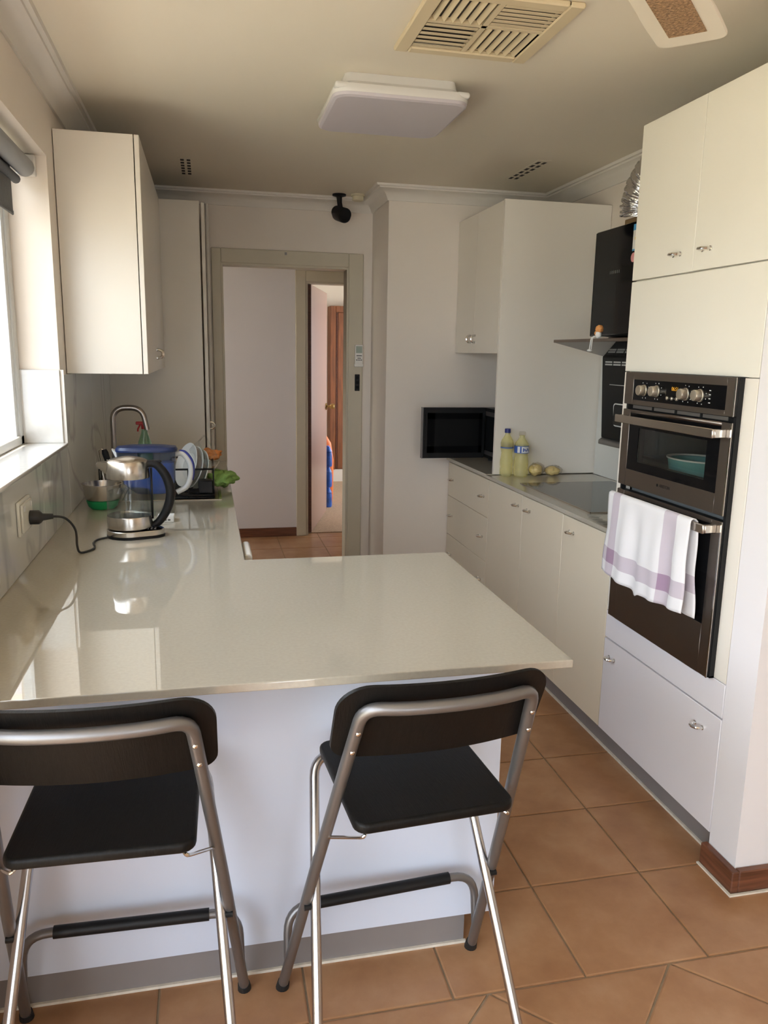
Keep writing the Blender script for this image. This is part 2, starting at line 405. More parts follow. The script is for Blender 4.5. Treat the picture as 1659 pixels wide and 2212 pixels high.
struct(MB().box(2.741, 2.86, YB+.1, 6.63, 0, ZCEIL).build('wall_hall_end', 'hall_wall', flat=True))
wall_holes('wall_bedroom', 'x', 3.3, 3.42, 6.63, 9.6, 0, ZCEIL, [(7.2, 9.0, .6, 2.1)])
struct(MB().box(.4, .5, 6.63, 9.6, 0, ZCEIL).build('wall_bedroom_left', 'wall', flat=True))
struct(MB().box(.5, 3.3, 9.5, 9.6, 0, ZCEIL).build('wall_bedroom_far', 'wall', flat=True))
struct(MB().box(-.22, 4.85, -3.75, 9.7, ZCEIL, ZCEIL+.12).box(-1.35, -.22, YB, 6.65, ZCEIL, ZCEIL+.12).build('ceiling', 'ceiling', flat=True))
struct(MB().box(-.50, -.22, -3.6, 4.6, 2.36, 2.5).build('trim_eave', 'wall', flat=True), 'eave overhang outside the kitchen window')
# --- floor: grout bed + tiles
floor = struct(MB().box(-1.3, 4.75, -3.7, 6.60, -.08, -.004).build('floor', 'grout', flat=True))
struct(MB().box(.4, 3.4, 6.60, 9.6, -.08, .006).build('floor_bedroom', 'carpet', flat=True))
struct(MB().box(-14, 14, -14, 14, -.3, -.085).build('ground_paving', 'paving', flat=True))
def clip(poly, a, b, c):   # keep a*x+b*y<=c
    out = []
    for i in range(len(poly)):
        p, q = poly[i], poly[(i+1) % len(poly)]; dp = a*p[0]+b*p[1]-c; dq = a*q[0]+b*q[1]-c
        if dp <= 0: out.append(p)
        if (dp < 0 < dq) or (dq < 0 < dp):
            t = dp/(dp-dq); out.append((p[0]+t*(q[0]-p[0]), p[1]+t*(q[1]-p[1])))
    return out
def area(poly): return abs(sum(poly[i][0]*poly[(i+1) % len(poly)][1]-poly[(i+1) % len(poly)][0]*poly[i][1] for i in range(len(poly))))/2
def inset(poly, d):
    n = len(poly)
    if sum(poly[i][0]*poly[(i+1) % n][1]-poly[(i+1) % n][0]*poly[i][1] for i in range(n)) < 0: poly = poly[::-1]
    lines = []
    for i in range(n):
        p, q = poly[i], poly[(i+1) % n]; ex, ey = q[0]-p[0], q[1]-p[1]; l = math.hypot(ex, ey)
        if l < 1e-6: continue
        nx, ny = ey/l, -ex/l; lines.append((nx, ny, nx*p[0]+ny*p[1]-d))
    res = [(poly[0][0]-9, poly[0][1]-9), (poly[0][0]+9, poly[0][1]-9), (poly[0][0]+9, poly[0][1]+9), (poly[0][0]-9, poly[0][1]+9)]
    for (a, b, c) in lines:
        res = clip(res, a, b, c)
        if len(res) < 3: return None
    return res
def tile_geom(mb, poly):
    a = inset(poly, .0028); b = inset(poly, .0065) if a else None
    if not a or not b or area(b) < 4e-4: return False
    n = len(a)
    if len(b) != n: return False
    vs = [(p[0], p[1], -.004) for p in a]+[(p[0], p[1], -.0012) for p in a]+[(p[0], p[1], 0) for p in b]
    fs = [tuple(range(2*n, 3*n))]
    for i in range(n):
        j = (i+1) % n; fs += [(i, j, n+j, n+i), (n+i, n+j, 2*n+j, 2*n+i)]
    mb.raw(vs, fs); return True
rest = MB(); ntile = 0
def add_tile(poly, single):
    global ntile
    if single:
        mb = MB()
        if tile_geom(mb, poly): mb.build('floor_tile', 'terracotta', floor, flat=True); ntile += 1
    else: tile_geom(rest, poly)
for i in range(-9, 4):
    for j in range(0, 15):
        x0, y0 = XA+i*T, Y4+j*T; poly = [(x0, y0), (x0+T, y0), (x0+T, y0+T), (x0, y0+T)]
        hall = y0+T > YB+.1
        xmin, xmax = (-1.2, 2.74) if hall else (0, XR)
        poly = clip(clip(clip(poly, 1, 0, xmax), -1, 0, -xmin), 0, 1, 6.60)
        if y0 < 1.9: pass
        if len(poly) < 3 or area(poly) < 1e-3: continue
        cx = sum(p[0] for p in poly)/len(poly); cy = sum(p[1] for p in poly)/len(poly)
        vis = (cy < 1.75) or (1.05 < cx < 2.2 and cy < 4.8) or (hall and .6 < cx < 1.9)
        add_tile(poly, vis)
D2 = T*math.sqrt(2); VX = 1.4205
for i in range(-26, 27):
    for j in range(-26, 27):
        cx = VX+(i-j)*D2/2; cy = Y4+(i+j)*D2/2+D2/2*0
        poly = [(cx-D2/2, cy), (cx, cy-D2/2), (cx+D2/2, cy), (cx, cy+D2/2)]
        if cx < -.3 or cx > 5 or cy < -4 or cy > Y4+.01+D2/2: continue
        poly = clip(clip(clip(clip(poly, 0, 1, Y4), -1, 0, 0), 1, 0, 4.7), 0, -1, 3.58)
        if len(poly) < 3 or area(poly) < 1e-3: continue
        m = sum(p[1] for p in poly)/len(poly); mx = sum(p[0] for p in poly)/len(poly)
        add_tile(poly, m > .95 and mx < 2.6)
ro = rest.build('floor_tiling', 'terracotta', floor, flat=True); ro['kind'] = 'stuff'

# --- cornice
CP = [(0, .078), (.010, .078), (.014, .066), (.026, .046), (.044, .030), (.062, .022), (.070, .020), (.072, .012), (.088, .012), (.092, 0), (0, 0)]
def cornice(n, path):
    """mitred sweep; room lies to the right of the path direction"""
    secs = []; N = len(path)
    for i in range(N):
        p = Vector(path[i]); dirs = []
        if i > 0: dirs.append((p-Vector(path[i-1])).normalized())
        if i < N-1: dirs.append((Vector(path[i+1])-p).normalized())
        ns = [Vector((d.y, -d.x)) for d in dirs]
        off = ns[0] if len(ns) == 1 else (ns[0]+ns[1])/(1+ns[0].dot(ns[1]))
        secs.append([(p.x+off.x*d, p.y+off.y*d, ZCEIL-h) for d, h in CP])
    struct(MB().loft(secs).build('trim_%d' % n, 'cornice'), 'coved plaster cornice')
cornice(1, [(0, -3.58), (0, YB), (XJ, YB), (XJ, YJ), (XR, YJ), (XR, 1.905)])
cornice(2, [(2.013, 1.78), (4.7, 1.78)])
# --- baseboards
struct(MB().box(1.99, 2.0135, 1.757, 1.912, .004, .072, .003).box(2.0135, 4.7, 1.757, 1.78, .004, .072, .003).build('baseboard_pier', 'skirting'), 'dark brown timber skirting with pale caulk line')
struct(MB().box(1.982, 4.7, 1.749, 1.757, 0, .005).box(1.982, 1.990, 1.7572, 1.912, 0, .005).build('trim_caulk', 'caulk', flat=True))
struct(MB().box(-1.2, 1.25, 6.515, 6.53, 0, .075, .003).build('baseboard_hall', 'skirting'))
# --- window
w1 = struct(thing('window_1', 'aluminium sliding window above the kitchen worktop', 'window'))
del w1['category']
XW = -.17
fr = MB()
fr.box(XW-.03, XW+.03, WY0, WY0+.05, WZ0+.012, WZ1, .003).box(XW-.03, XW+.03, WY1-.05, WY1, WZ0+.012, WZ1, .003).box(XW-.03, XW+.03, WY0, WY1, WZ1-.04, WZ1, .003).box(XW-.03, XW+.03, WY0, WY1, WZ0+.012, WZ0+.045, .003)
fr.box(XW-.02, XW+.022, 2.22, 2.27, WZ0+.03, WZ1-.03, .003).box(XW+.005, XW+.022, WY1-.085, WY1-.05, WZ0+.045, WZ1-.04, .002).build('window_frame', 'win_frame', w1)
MB().box(XW-.004, XW+.001, WY0+.05, 2.22, WZ0+.045, WZ1-.04).build('pane', 'pane', w1, flat=True)
MB().box(XW-.004, XW+.001, 2.27, WY1-.05, WZ0+.045, WZ1-.04).build('pane', 'pane', w1, flat=True)
MB().box(-.145, .014, WY0, WY1-.0005, WZ0-.0, WZ0+.012, .002).build('window_sill', 'sill_stone', w1)
MB().box(-.145, -.0005, WY1-.010, WY1, WZ0+.012, 1.452, .0015).build('reveal_tile', 'sill_stone', w1)
# glass sliding door of the dining end, behind the camera
gd = struct(thing('door_1', 'glass sliding door of the dining end', 'door')); del gd['category']
g = MB()
for y in (-2.6, -.765, 1.07): g.box(-.14, -.09, y, y+.05, 0, 2.2, .003)
g.box(-.14, -.09, -2.55, 1.07, 2.15, 2.2).box(-.14, -.09, -2.55, 1.07, 0, .04).build('door_frame', 'win_frame', gd)
for y in (-2.55, -.715): MB().box(-.117, -.112, y, y+1.78, .04, 2.15).build('pane', 'pane', gd, flat=True)
w2 = struct(thing('window_2', 'unseen window added behind the dining end to light the peninsula', 'window')); del w2['category']  # out of view, put in to brighten the peninsula panel
MB().box(.8, .85, -3.66, -3.62, .3, 1.9, .003).box(1.85, 1.9, -3.66, -3.62, .3, 1.9, .003).box(.85, 1.85, -3.66, -3.62, .3, .35).box(.85, 1.85, -3.66, -3.62, 1.85, 1.9).build('window_frame', 'win_frame', w2)
MB().box(.85, 1.85, -3.642, -3.638, .35, 1.85).build('pane', 'pane', w2, flat=True)
# --- door opening, architrave
dr = struct(thing('door_2', 'cream painted doorway architrave to the hall', 'doorway')); del dr['category']
a = MB().box(.584, .643, YB-.018, YB, 0, 2.153, .004).box(1.445, 1.54, YB-.018, YB, 0, 2.153, .004).box(.643, 1.445, YB-.018, YB, 2.066, 2.153, .004)
a.box(.643, .655, YB-.012, YB+.11, 0, 2.066).box(1.433, 1.445, YB-.012, YB+.11, 0, 2.066).box(.655, 1.433, YB-.012, YB+.11, 2.054, 2.066)
a.build('architrave', 'architrave', dr)
MB().box(1.036, 1.05, YB-.021, YB-.018, 2.126, 2.142).build('catch_plate', 'hood_grey', dr)
d3 = struct(thing('door_3', 'brown flush door standing open at the hall', 'door')); del d3['category']
a = MB().box(1.25, 1.333, 6.512, 6.53, 0, 2.172, .004).box(2.12, 2.20, 6.512, 6.53, 0, 2.172, .004).box(1.333, 2.12, 6.512, 6.53, 2.087, 2.172, .004)
a.box(1.333, 1.350, 6.52, 6.64, 0, 2.087).box(2.105, 2.12, 6.52, 6.64, 0, 2.087).box(1.35, 2.105, 6.52, 6.64, 2.072, 2.087).build('architrave', 'architrave', d3)
ang = math.atan2(.95, .275)
def leafpt(l, t, z): return (1.352+l*math.cos(ang)-t*math.sin(ang), 6.60+l*math.sin(ang)+t*math.cos(ang), z)
L = .96; vs = [leafpt(l, t, z) for l in (0, L) for t in (-.035, 0) for z in (.012, 2.07)]
leaf = MB().raw(vs, [(0, 1, 3, 2), (4, 6, 7, 5), (0, 4, 5, 1), (2, 3, 7, 6), (0, 2, 6, 4), (1, 5, 7, 3)]).build('door_leaf', 'door_wood', d3, flat=True)
p0 = Vector(leafpt(L-.06, -.035, 1.03)); nrm = Vector((math.sin(ang), -math.cos(ang), 0))
kb = MB(); kb.tube([p0, p0+nrm*.012], [.032, .03], 16); kb.tube([p0+nrm*.012, p0+nrm*.04, p0+nrm*.05, p0+nrm*.075, p0+nrm*.085], [.012, .012, .024, .027, .02], 16)
kb.build('door_knob', 'bronze', leaf)
MB().raw([leafpt(l, t, z) for l in (-.004, .001) for t in (-.036, .001) for z in (.012, 2.07)], [(0, 1, 3, 2), (4, 6, 7, 5), (0, 4, 5, 1), (2, 3, 7, 6), (0, 2, 6, 4), (1, 5, 7, 3)]).build('hinge_edge', 'brown_wood', leaf, flat=True)
# --- backsplash panels on the left wall
wl = bpy.data.objects['wall_left']
for (y0, y1, z0, z1) in ((1.456, 2.098, ZC+.001, 1.163), (2.10, 2.698, ZC+.001, 1.163), (2.70, 3.198, ZC+.001, 1.163), (3.2, 3.94, ZC+.001, 1.433), (3.942, 4.677, ZC+.001, 1.433)):
    MB().box(0, .010, y0, y1, z0, z1, .0012).build('splashback_panel', 'splash', wl)
MB().box(-.002, .0125, 3.1995, 3.2035, WZ0-.004, 1.452).build('edge_trim', 'cornice', wl)
wr = bpy.data.objects['wall_right']
MB().box(XR-.008, XR, 2.65, 3.955, ZC+.001, 1.55, .001).build('splashback_panel', 'splash', wr)

# ================================================================== WORKTOPS AND CABINETS
wt = MB(); wt.prism([(0.002, YPF), (XPR, YPF), (XPR, YPB), (XLI, YPB), (XLI, 4.677), (0.002, 4.677)], 'z', .882, ZC, .0025, 2)
tag(wt.build('worktop', 'quartz'), 'glossy pale stone L-shaped worktop forming the breakfast peninsula', 'worktop')
pc = thing('peninsula_cabinet', 'white peninsula cabinet panel behind the two bar stools', 'cabinet', (.62, 2.05, 0))
MB().box(.003, 1.243, 1.729, 1.747, .087, .8815, .001).build('back_panel', 'panel_skylit', pc)
MB().box(1.225, 1.243, 1.747, 2.36, .087, .8815, .001).build('side_panel', 'panel_skylit', pc)
MB().box(.66, 1.225, 1.75, 2.36, .10, .8805).build('carcass', 'laminate', pc, flat=True)
for k in range(2): dd = MB().box(.665+k*.28, .94+k*.28, 2.36, 2.378, .105, .86, .002).build('door', 'laminate', pc)
MB().box(.003, 1.167, 1.738, 1.752, .004, .0865).box(1.153, 1.167, 1.752, 2.33, .004, .0865).build('kickboard', 'kick', pc, flat=True)
MB().box(.003, 1.172, 1.731, 1.738, .0, .007).build('sealant', 'caulk', pc, flat=True)
lb = thing('base_cabinet', 'white base cabinet run under the sink worktop', 'cabinet', (.3, 3.5, 0))
MB().box(.01, .60, 1.76, 4.67, .1, .8805).build('carcass', 'laminate', lb, flat=True)
MB().box(.02, .555, 2.40, 4.66, .004, .1).build('kickboard', 'kick', lb, flat=True)
for k in range(5):
    y = 2.40+k*.454; d = MB().box(.60, .618, y+.002, y+.452, .105, .872, .002).build('door', 'laminate', lb)
    handle(d, .618, y+(.40 if k % 2 else .05), .80, flip=True)
# left wall cabinet
Y1, Y2 = 3.339, 4.66
wc = thing('wall_cabinet', 'white wall cabinet with paired D handles beside the window', 'cabinet', (.15, 4.0, 1.435))
MB().box(.003, .289, Y1, Y2, 1.435, 2.331, .001).build('carcass', 'laminate', wc)
for (a, b, hy) in ((Y1, 3.998, 3.965), (4.002, Y2, 4.04)):
    d = MB().box(.2925, .311, a, b, 1.435, 2.331, .0015).build('door', 'laminate', wc); handle(d, .311, hy, 1.512, vertical=True, flip=True)
# tall pantry
pt = thing('pantry_cabinet', 'tall white pantry cabinet between sink worktop and doorway', 'cabinet', (.27, 4.9, 0))
MB().box(.003, .522, 4.68, 4.698, .1, 2.335, .001).build('side_panel', 'laminate', pt)
MB().box(.003, .515, 4.70, 5.155, .1, 2.33).build('carcass', 'laminate', pt, flat=True)
d = MB().box(.531, .551, 4.684, 5.15, .105, 2.33, .002).build('door', 'laminate', pt); handle(d, .551, 4.74, 1.1, vertical=True, flip=True)
MB().box(.02, .48, 4.70, 5.15, .004, .1).build('kickboard', 'kick', pt, flat=True)
pp = MB().tube([(.566, 5.14, .03), (.566, 5.14, 2.40)], .010, 10); pp.tube([(.566, 5.14, .90), (.566, 5.14, .94)], .0135, 10)
tag(pp.build('conduit_pipe', 'cornice'), 'thin grey conduit pipe running up beside the doorway', 'pipe')

# right run
def door_panel(parent, y0, y1, z0, z1, m='laminate_bounce', x=XF, name='door'): return MB().box(x, x+.018, y0+.0012, y1-.0012, z0+.0012, z1-.0012, .0015).build(name, m, parent)
KZ = .103
du = thing('drawer_unit', 'white three-drawer base unit under the microwave', 'cabinet', (2.3, 4.34, 0))
MB().box(XF+.019, XR-.005, 3.972, YJ-.004, KZ, .8805).build('carcass', 'laminate', du, flat=True)
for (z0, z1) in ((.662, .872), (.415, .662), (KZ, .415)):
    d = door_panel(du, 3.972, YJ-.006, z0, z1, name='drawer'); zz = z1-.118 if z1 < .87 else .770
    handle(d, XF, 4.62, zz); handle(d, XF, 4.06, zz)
dc = thing('base_cabinet', 'white two-door base cabinet below the far half of the cooktop', 'cabinet', (2.3, 3.5, 0))
MB().box(XF+.019, XR-.005, 3.052, 3.970, KZ, .8805).build('carcass', 'laminate', dc, flat=True)
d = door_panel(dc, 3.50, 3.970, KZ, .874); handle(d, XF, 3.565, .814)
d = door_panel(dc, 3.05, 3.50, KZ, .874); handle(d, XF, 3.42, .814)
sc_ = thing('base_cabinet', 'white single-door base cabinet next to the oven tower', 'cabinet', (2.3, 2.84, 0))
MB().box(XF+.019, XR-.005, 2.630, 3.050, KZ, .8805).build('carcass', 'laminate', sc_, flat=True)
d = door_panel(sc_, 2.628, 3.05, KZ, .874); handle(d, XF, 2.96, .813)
kbd = thing('kickboard', 'dark grey kickboard along the right-hand cabinets', 'kickboard', (2.06, 3.3, 0))
MB().box(2.058, 2.072, 1.914, YJ-.004, .004, KZ-.001).build('board', 'kick', kbd, flat=True); MB().box(2.050, 2.058, 1.914, YJ-.004, 0, .008).build('sealant', 'caulk', kbd, flat=True)
tag(MB().box(1.998, XR-.001, 2.630, 3.984, .882, ZC, .002, 2).build('worktop', 'quartz'), 'pale stone worktop holding the cooktop and oil bottles', 'worktop')
tag(MB().box(1.998, XR-.001, 3.986, YJ-.002, .884, ZC+.003, .002, 2).build('worktop', 'quartz'), 'short pale stone worktop under the microwave', 'worktop')
uc = thing('wall_cabinet', 'white wall cabinet above the microwave with full-height side panel', 'cabinet', (2.3, 4.3, 1.54))
MB().box(2.03, XR-.002, 3.963, 3.981, ZC+.004, 2.307, .001).build('side_panel', 'laminate', uc)
MB().box(2.050, XR-.002, 3.983, YJ-.002, 1.543, 2.300).build('carcass', 'laminate', uc, flat=True)
for (a, b, hy) in ((3.985, 4.372, 4.345), (4.374, YJ-.004, 4.425)):
    d = MB().box(2.030, 2.048, a, b, 1.543, 2.303, .0015).build('door', 'laminate', uc); handle(d, 2.030, hy, 1.622, vertical=True)
# oven tower
TY0, TY1 = 1.906, 2.626; OY0, OY1, OZ0, OZ1 = 1.962, 2.568, .588, 1.484
tw = thing('oven_tower', 'tall white oven tower cabinet beside the wall corner', 'cabinet', (2.3, 2.27, 0))
MB().box(XF+.019, XR-.004, TY0, OY0+.010, KZ, 2.300).build('side_panel', 'laminate_warm', tw, flat=True)
MB().box(XF+.019, XR-.004, TY1-.014, TY1, KZ, 2.300).build('side_panel', 'laminate_warm', tw, flat=True)
MB().box(XF+.019, XR-.004, OY0+.010, TY1-.014, OZ1, 2.300).build('top_box', 'laminate_warm', tw, flat=True)
MB().box(XF+.019, XR-.004, OY0+.010, TY1-.014, KZ, OZ0).build('bottom_box', 'laminate_warm', tw, flat=True)
for (a, b, hy) in ((2.266, TY1, 2.355), (TY0, 2.266, 2.20)):
    d = door_panel(tw, a, b, 1.797, 2.308, 'laminate_warm'); handle(d, XF, hy, 1.857)
door_panel(tw, TY0, TY1, OZ1, 1.795, 'laminate_warm', name='upper_filler'); door_panel(tw, TY0, TY1, .480, OZ0, 'laminate_skylit', name='lower_filler')
door_panel(tw, TY0, OY0+.012, OZ0, OZ1, 'laminate', name='side_filler'); door_panel(tw, OY1-.012, TY1, OZ0, OZ1, 'laminate', name='side_filler')
d = door_panel(tw, TY0, TY1, KZ, .477, 'laminate_skylit', name='drawer'); handle(d, XF, 2.56, .412); handle(d, XF, 2.008, .412)

# ================================================================== OVEN
FX = 1.985
ov = thing('double_oven', 'dark steel built-in double oven with glass doors and four knobs', 'oven', (2.2, 2.27, OZ0))
def ring(parent, name, m, x0, x1, y0, y1, z0, z1, hy0, hy1, hz0, hz1, bev=.001):
    MB().box(x0, x1, y0, hy0, z0, z1, bev).box(x0, x1, hy1, y1, z0, z1, bev).box(x0, x1, hy0, hy1, z0, hz0).box(x0, x1, hy0, hy1, hz1, z1).build(name, m, parent)
# body shell with an open upper cavity
by0, by1 = OY0+.024, OY1+.010
b = MB().box(2.0315, 2.55, by0, by0+.03, OZ0+.004, OZ1-.004).box(2.0315, 2.55, by1-.03, by1, OZ0+.004, OZ1-.004).box(2.52, 2.55, by0, by1, OZ0+.004, OZ1-.004)
b.box(2.0315, 2.52, by0, by1, 1.33, OZ1-.004).box(2.0315, 2.52, by0, by1, OZ0+.004, 1.105).build('oven_body', 'oven_inside', ov, flat=True)
MB().box(1.996, 2.0118, OY0, OY1, OZ0, OZ0+.006).box(1.996, 2.0118, OY0, OY0+.012, OZ0, OZ1).box(1.996, 2.0118, OY1-.012, OY1, OZ0, OZ1).build('oven_frame', 'black_plastic', ov, flat=True)
# fascia
fa = MB().box(FX+.004, 2.0115, OY0+.001, OY1, 1.374, OZ1).build('control_fascia', 'black_plastic', ov, flat=True)
ring(fa, 'fascia_trim', 'dark_steel', FX, FX+.0038, OY0, OY1, 1.374, OZ1, 2.003, 2.512, 1.390, 1.460)
MB().box(FX-.001, FX, OY0-.001, OY0+.0045, 1.374, OZ1).build('edge_strip', 'chrome', fa, flat=True)
MB().box(FX+.0005, FX+.0037, 2.0035, 2.5115, 1.3905, 1.4595).build('control_glass', 'black_glass', fa, flat=True)
for (y, z) in ((2.440, 1.4255), (2.363, 1.426), (2.198, 1.4255), (2.124, 1.4255)):
    k = MB().lathe([(.0195, FX), (.0195, FX-.004), (.0175, FX-.005), (.0168, FX-.022), (.0158, FX-.0245), (.012, FX-.025)], (0, y, z), 24, 'x').build('control_knob', 'knob_metal', fa)
    mk = MB()
    for q in range(8):
        a = math.radians(25+q*45+random.uniform(-8, 8)); mk.box(FX+.0002, FX+.0006, y+.028*math.cos(a)-.0016, y+.028*math.cos(a)+.0016, z+.027*math.sin(a)-.0014, z+.027*math.sin(a)+.0016)
    mk.build('dial_marks', 'pale_mark', fa, flat=True)['kind'] = 'stuff'
for y in (2.297, 2.270, 2.243): MB().lathe([(.0058, FX+.001), (.0058, FX-.004), (.004, FX-.005)], (0, y, 1.4075), 12, 'x').build('push_button', 'knob_metal', fa)
mk = MB()
for q in range(4): mk.box(FX+.0002, FX+.0006, 2.074, 2.083, 1.405+q*.012, 1.4076+q*.012)
mk.build('dial_marks', 'pale_mark', fa, flat=True)['kind'] = 'stuff'
text_obj('clock_digits', '06:51', .017, 'orange_led', frame_mat((FX+.0003, 2.260, 1.4375), (0, -1, 0), (0, 0, 1)), fa, .0002)
sl = MB()
for q in range(4): sl.box(FX+.012, FX+.014, 2.0+q*.135, 2.12+q*.135, 1.3605, 1.371)
sl.build('vent_slot', 'hood_grey', ov, flat=True)
MB().box(FX+.014, 2.0115, OY0+.006, OY1-.006, 1.357, 1.374).build('vent_recess', 'black_matte', ov, flat=True)
def bar_handle(parent, z, y0=1.985, y1=2.545):
    h = MB().box(1.940, 1.948, y0, y1, z-.0135, z+.0135, .002)
    for y in (y0, y1-.018): h.box(1.948, FX+.001, y, y+.018, z-.0125, z+.0125, .002)
    return h.build('bar_handle', 'steel', parent)
# upper door
ud = MB().box(FX+.004, 2.0112, OY0+.003, 2.070, 1.088, 1.356).box(FX+.004, 2.0112, 2.455, OY1, 1.088, 1.356).box(FX+.004, 2.0112, 2.070, 2.455, 1.088, 1.178).box(FX+.004, 2.0112, 2.070, 2.455, 1.296, 1.356).build('upper_door', 'black_plastic', ov, flat=True)
ring(ud, 'door_trim', 'dark_steel', FX, FX+.0038, OY0, OY1, 1.088, 1.356, 2.010, 2.520, 1.147, 1.345)
MB().box(FX-.001, FX, OY0-.001, OY0+.0045, 1.088, 1.356).build('edge_strip', 'chrome', ud, flat=True)
ring(ud, 'glass_border', 'black_glass', FX+.0008, FX+.0036, 2.0105, 2.5195, 1.1475, 1.3445, 2.070, 2.455, 1.178, 1.296, 0)
MB().box(FX+.002, FX+.005, 2.0702, 2.4548, 1.1782, 1.2958).build('door_window', 'oven_glass', ud, flat=True)
bar_handle(ud, 1.3245)
text_obj('brand_lettering', 'ARISTON', .0145, 'black_plastic', frame_mat((FX-.0001, 2.270, 1.121), (0, -1, 0), (0, 0, 1)), ud, .0004)
MB().lathe([(.005, FX), (.005, FX-.0005)], (0, 2.313, 1.121), 12, 'x').build('brand_emblem', 'black_plastic', ud)
# lower door
ld = MB().box(FX+.004, 2.0112, OY0+.003, OY1, OZ0+.002, 1.070).build('lower_door', 'black_plastic', ov, flat=True)
ring(ld, 'door_trim', 'dark_steel', FX, FX+.0038, OY0, OY1, OZ0+.002, 1.070, 2.010, 2.520, .745, 1.056)
MB().box(FX-.001, FX, OY0-.001, OY0+.0045, OZ0+.002, 1.070).build('edge_strip', 'chrome', ld, flat=True)
MB().box(FX+.0008, FX+.0036, 2.0105, 2.5195, .7455, 1.0555).build('door_window', 'black_glass', ld, flat=True)
bar_handle(ld, 1.045)
# dish inside the upper oven
bw = thing('casserole_dish', 'turquoise baking dish with cream rim inside the upper oven', 'dish', (2.15, 2.34, 1.127))
def oval(rx, ry, z, n=28): return [(2.150+rx*math.cos(2*math.pi*k/n), 2.340+ry*math.sin(2*math.pi*k/n), z) for k in range(n)]
MB().loft([oval(.072, .098, 1.1285), oval(.082, .110, 1.145), oval(.090, .120, 1.198), oval(.094, .125, 1.203), oval(.086, .115, 1.198), oval(.070, .095, 1.150)]).build('dish_body', 'teal_ceramic', bw)
MB().loft([oval(.0945, .1255, 1.201), oval(.0945, .1255, 1.206), oval(.084, .112, 1.206), oval(.084, .112, 1.201)], False).build('dish_rim', 'cream_ceramic', bw)
MB().ball((2.15, 2.34, 1.166), .06, .08, .025, 16, 8, .3, 3).build('baked_food', 'red_food', bw)
rk = MB()
for k in range(13): rk.tube([(2.045, 2.02+k*.044, 1.125), (2.50, 2.02+k*.044, 1.125)], .002, 6)
for x in (2.045, 2.27, 2.50): rk.tube([(x, 2.00, 1.1222), (x, 2.565, 1.1222)], .003, 6)
rk.build('oven_rack', 'chrome', ov)
# tea towel over the lower handle
def towel():
    nu, nv = 46, 60; y_far, y_near = 2.530, 2.035; vs = []; uvs = []
    Lf = .285; Lb = .30; tot = Lf+Lb+.03
    for i in range(nu+1):
        u = i/nu
        for j in range(nv+1):
            v = j/nv*tot; y = y_far+(y_near-y_far)*u
            w = .006*math.sin(u*17+.6)+.005*math.sin(u*31+1.9)+.004*noise.noise(Vector((u*6, v*9, 2)))
            if v < Lf:
                d = Lf-v; x = 1.9355-.003+w*min(1, d/.12)*1.0-.010*(d/Lf); z = 1.0605-d; k = d/Lf
                z -= .030*math.sin(math.pi*min(1, u*1.0))*k*.5+.012*math.exp(-((u-.47)/.03)**2)*k**4
                y += .012*noise.noise(Vector((u*3, d*7, 5)))*k-.010*k*(u-.5)*2
            elif v < Lf+.03:
                t = (v-Lf)/.03; x = 1.9325+.0235*t; z = 1.0605+.006*math.sin(math.pi*t)
            else:
                d = v-Lf-.03; k = d/Lb; x = 1.9565+.006*k+w*min(1, d/.15)*.5; z = 1.0605-d; y += -.018*k-.004*math.sin(d*30)
                x = min(x, 1.977)
            vs.append((x, y, z)); uvs.append((u, (v/Lf) if v < Lf else 1+(v-Lf)/Lb))
    fs = []
    for i in range(nu):
        for j in range(nv):
            a = i*(nv+1)+j; fs.append((a, a+1, a+nv+2, a+nv+1))
    me = bpy.data.meshes.new('tea_towel'); me.from_pydata(vs, [], fs); uvl = me.uv_layers.new(name='UVMap')
    for l in me.loops: uvl.data[l.index].uv = uvs[l.vertex_index]
    for p in me.polygons: p.use_smooth = True
    o = link('tea_towel', me, 'towel'); s = o.modifiers.new('thick', 'SOLIDIFY'); s.thickness = .0022; s.offset = 0
    tag(o, 'white tea towel with mauve stripes draped over the lower oven handle', 'towel')
towel()

# ================================================================== COOKTOP, HOOD, DUCT
hb = thing('cooktop', 'black glass cooktop set into the right worktop', 'cooktop', (2.33, 3.3, ZC))
MB().box(2.070, 2.575, 2.920, 3.672, ZC+.0004, ZC+.005, .0015).build('glass_top', 'hob_glass', hb)
MB().box(2.0675, 2.0700, 2.9175, 3.6745, ZC+.0004, ZC+.0052).box(2.0675, 2.5775, 2.9175, 2.92, ZC+.0004, ZC+.0052).box(2.0675, 2.5775, 3.672, 3.6745, ZC+.0004, ZC+.0052).build('rim', 'steel', hb, flat=True)
HY0, HY1 = 2.76, 3.61
hd = thing('range_hood', 'black glass slanted range hood on the wall above the cooktop', 'range hood', (2.48, 3.2, 1.11))
MB().box(2.36, XR-.009, HY0, HY1, 1.63, 2.108, .004).build('upper_body', 'hood_black', hd)
MB().box(2.351, 2.3595, HY0+.002, HY1-.03, 1.635, 2.106, .002).build('glass_front', 'black_glass', hd)
MB().prism([(2.46, 1.14), (XR-.009, 1.14), (XR-.009, 1.629), (2.46, 1.629), (2.437, 1.53)], 'y', HY0, HY1, .003).build('lower_body', 'hood_black', hd)
MB().prism([(2.445, 1.108), (XR-.009, 1.108), (XR-.009, 1.1395), (2.462, 1.1395), (2.445, 1.128)], 'y', HY0, HY1, .003).build('drip_lip', 'hood_grey', hd)
fl = MB().prism([(2.178, 1.598), (2.190, 1.612), (2.430, 1.556), (2.436, 1.538)], 'y', HY0, HY1, .002).build('flap', 'hood_grey', hd)
MB().box(2.1755, 2.186, HY0-.002, HY1+.002, 1.597, 1.6115, .002).build('flap_edge', 'dark_steel', fl)
nv = Vector((2.436-2.178, 0, 1.538-1.598)); dn = Vector((nv.z, 0, -nv.x)).normalized()*.002
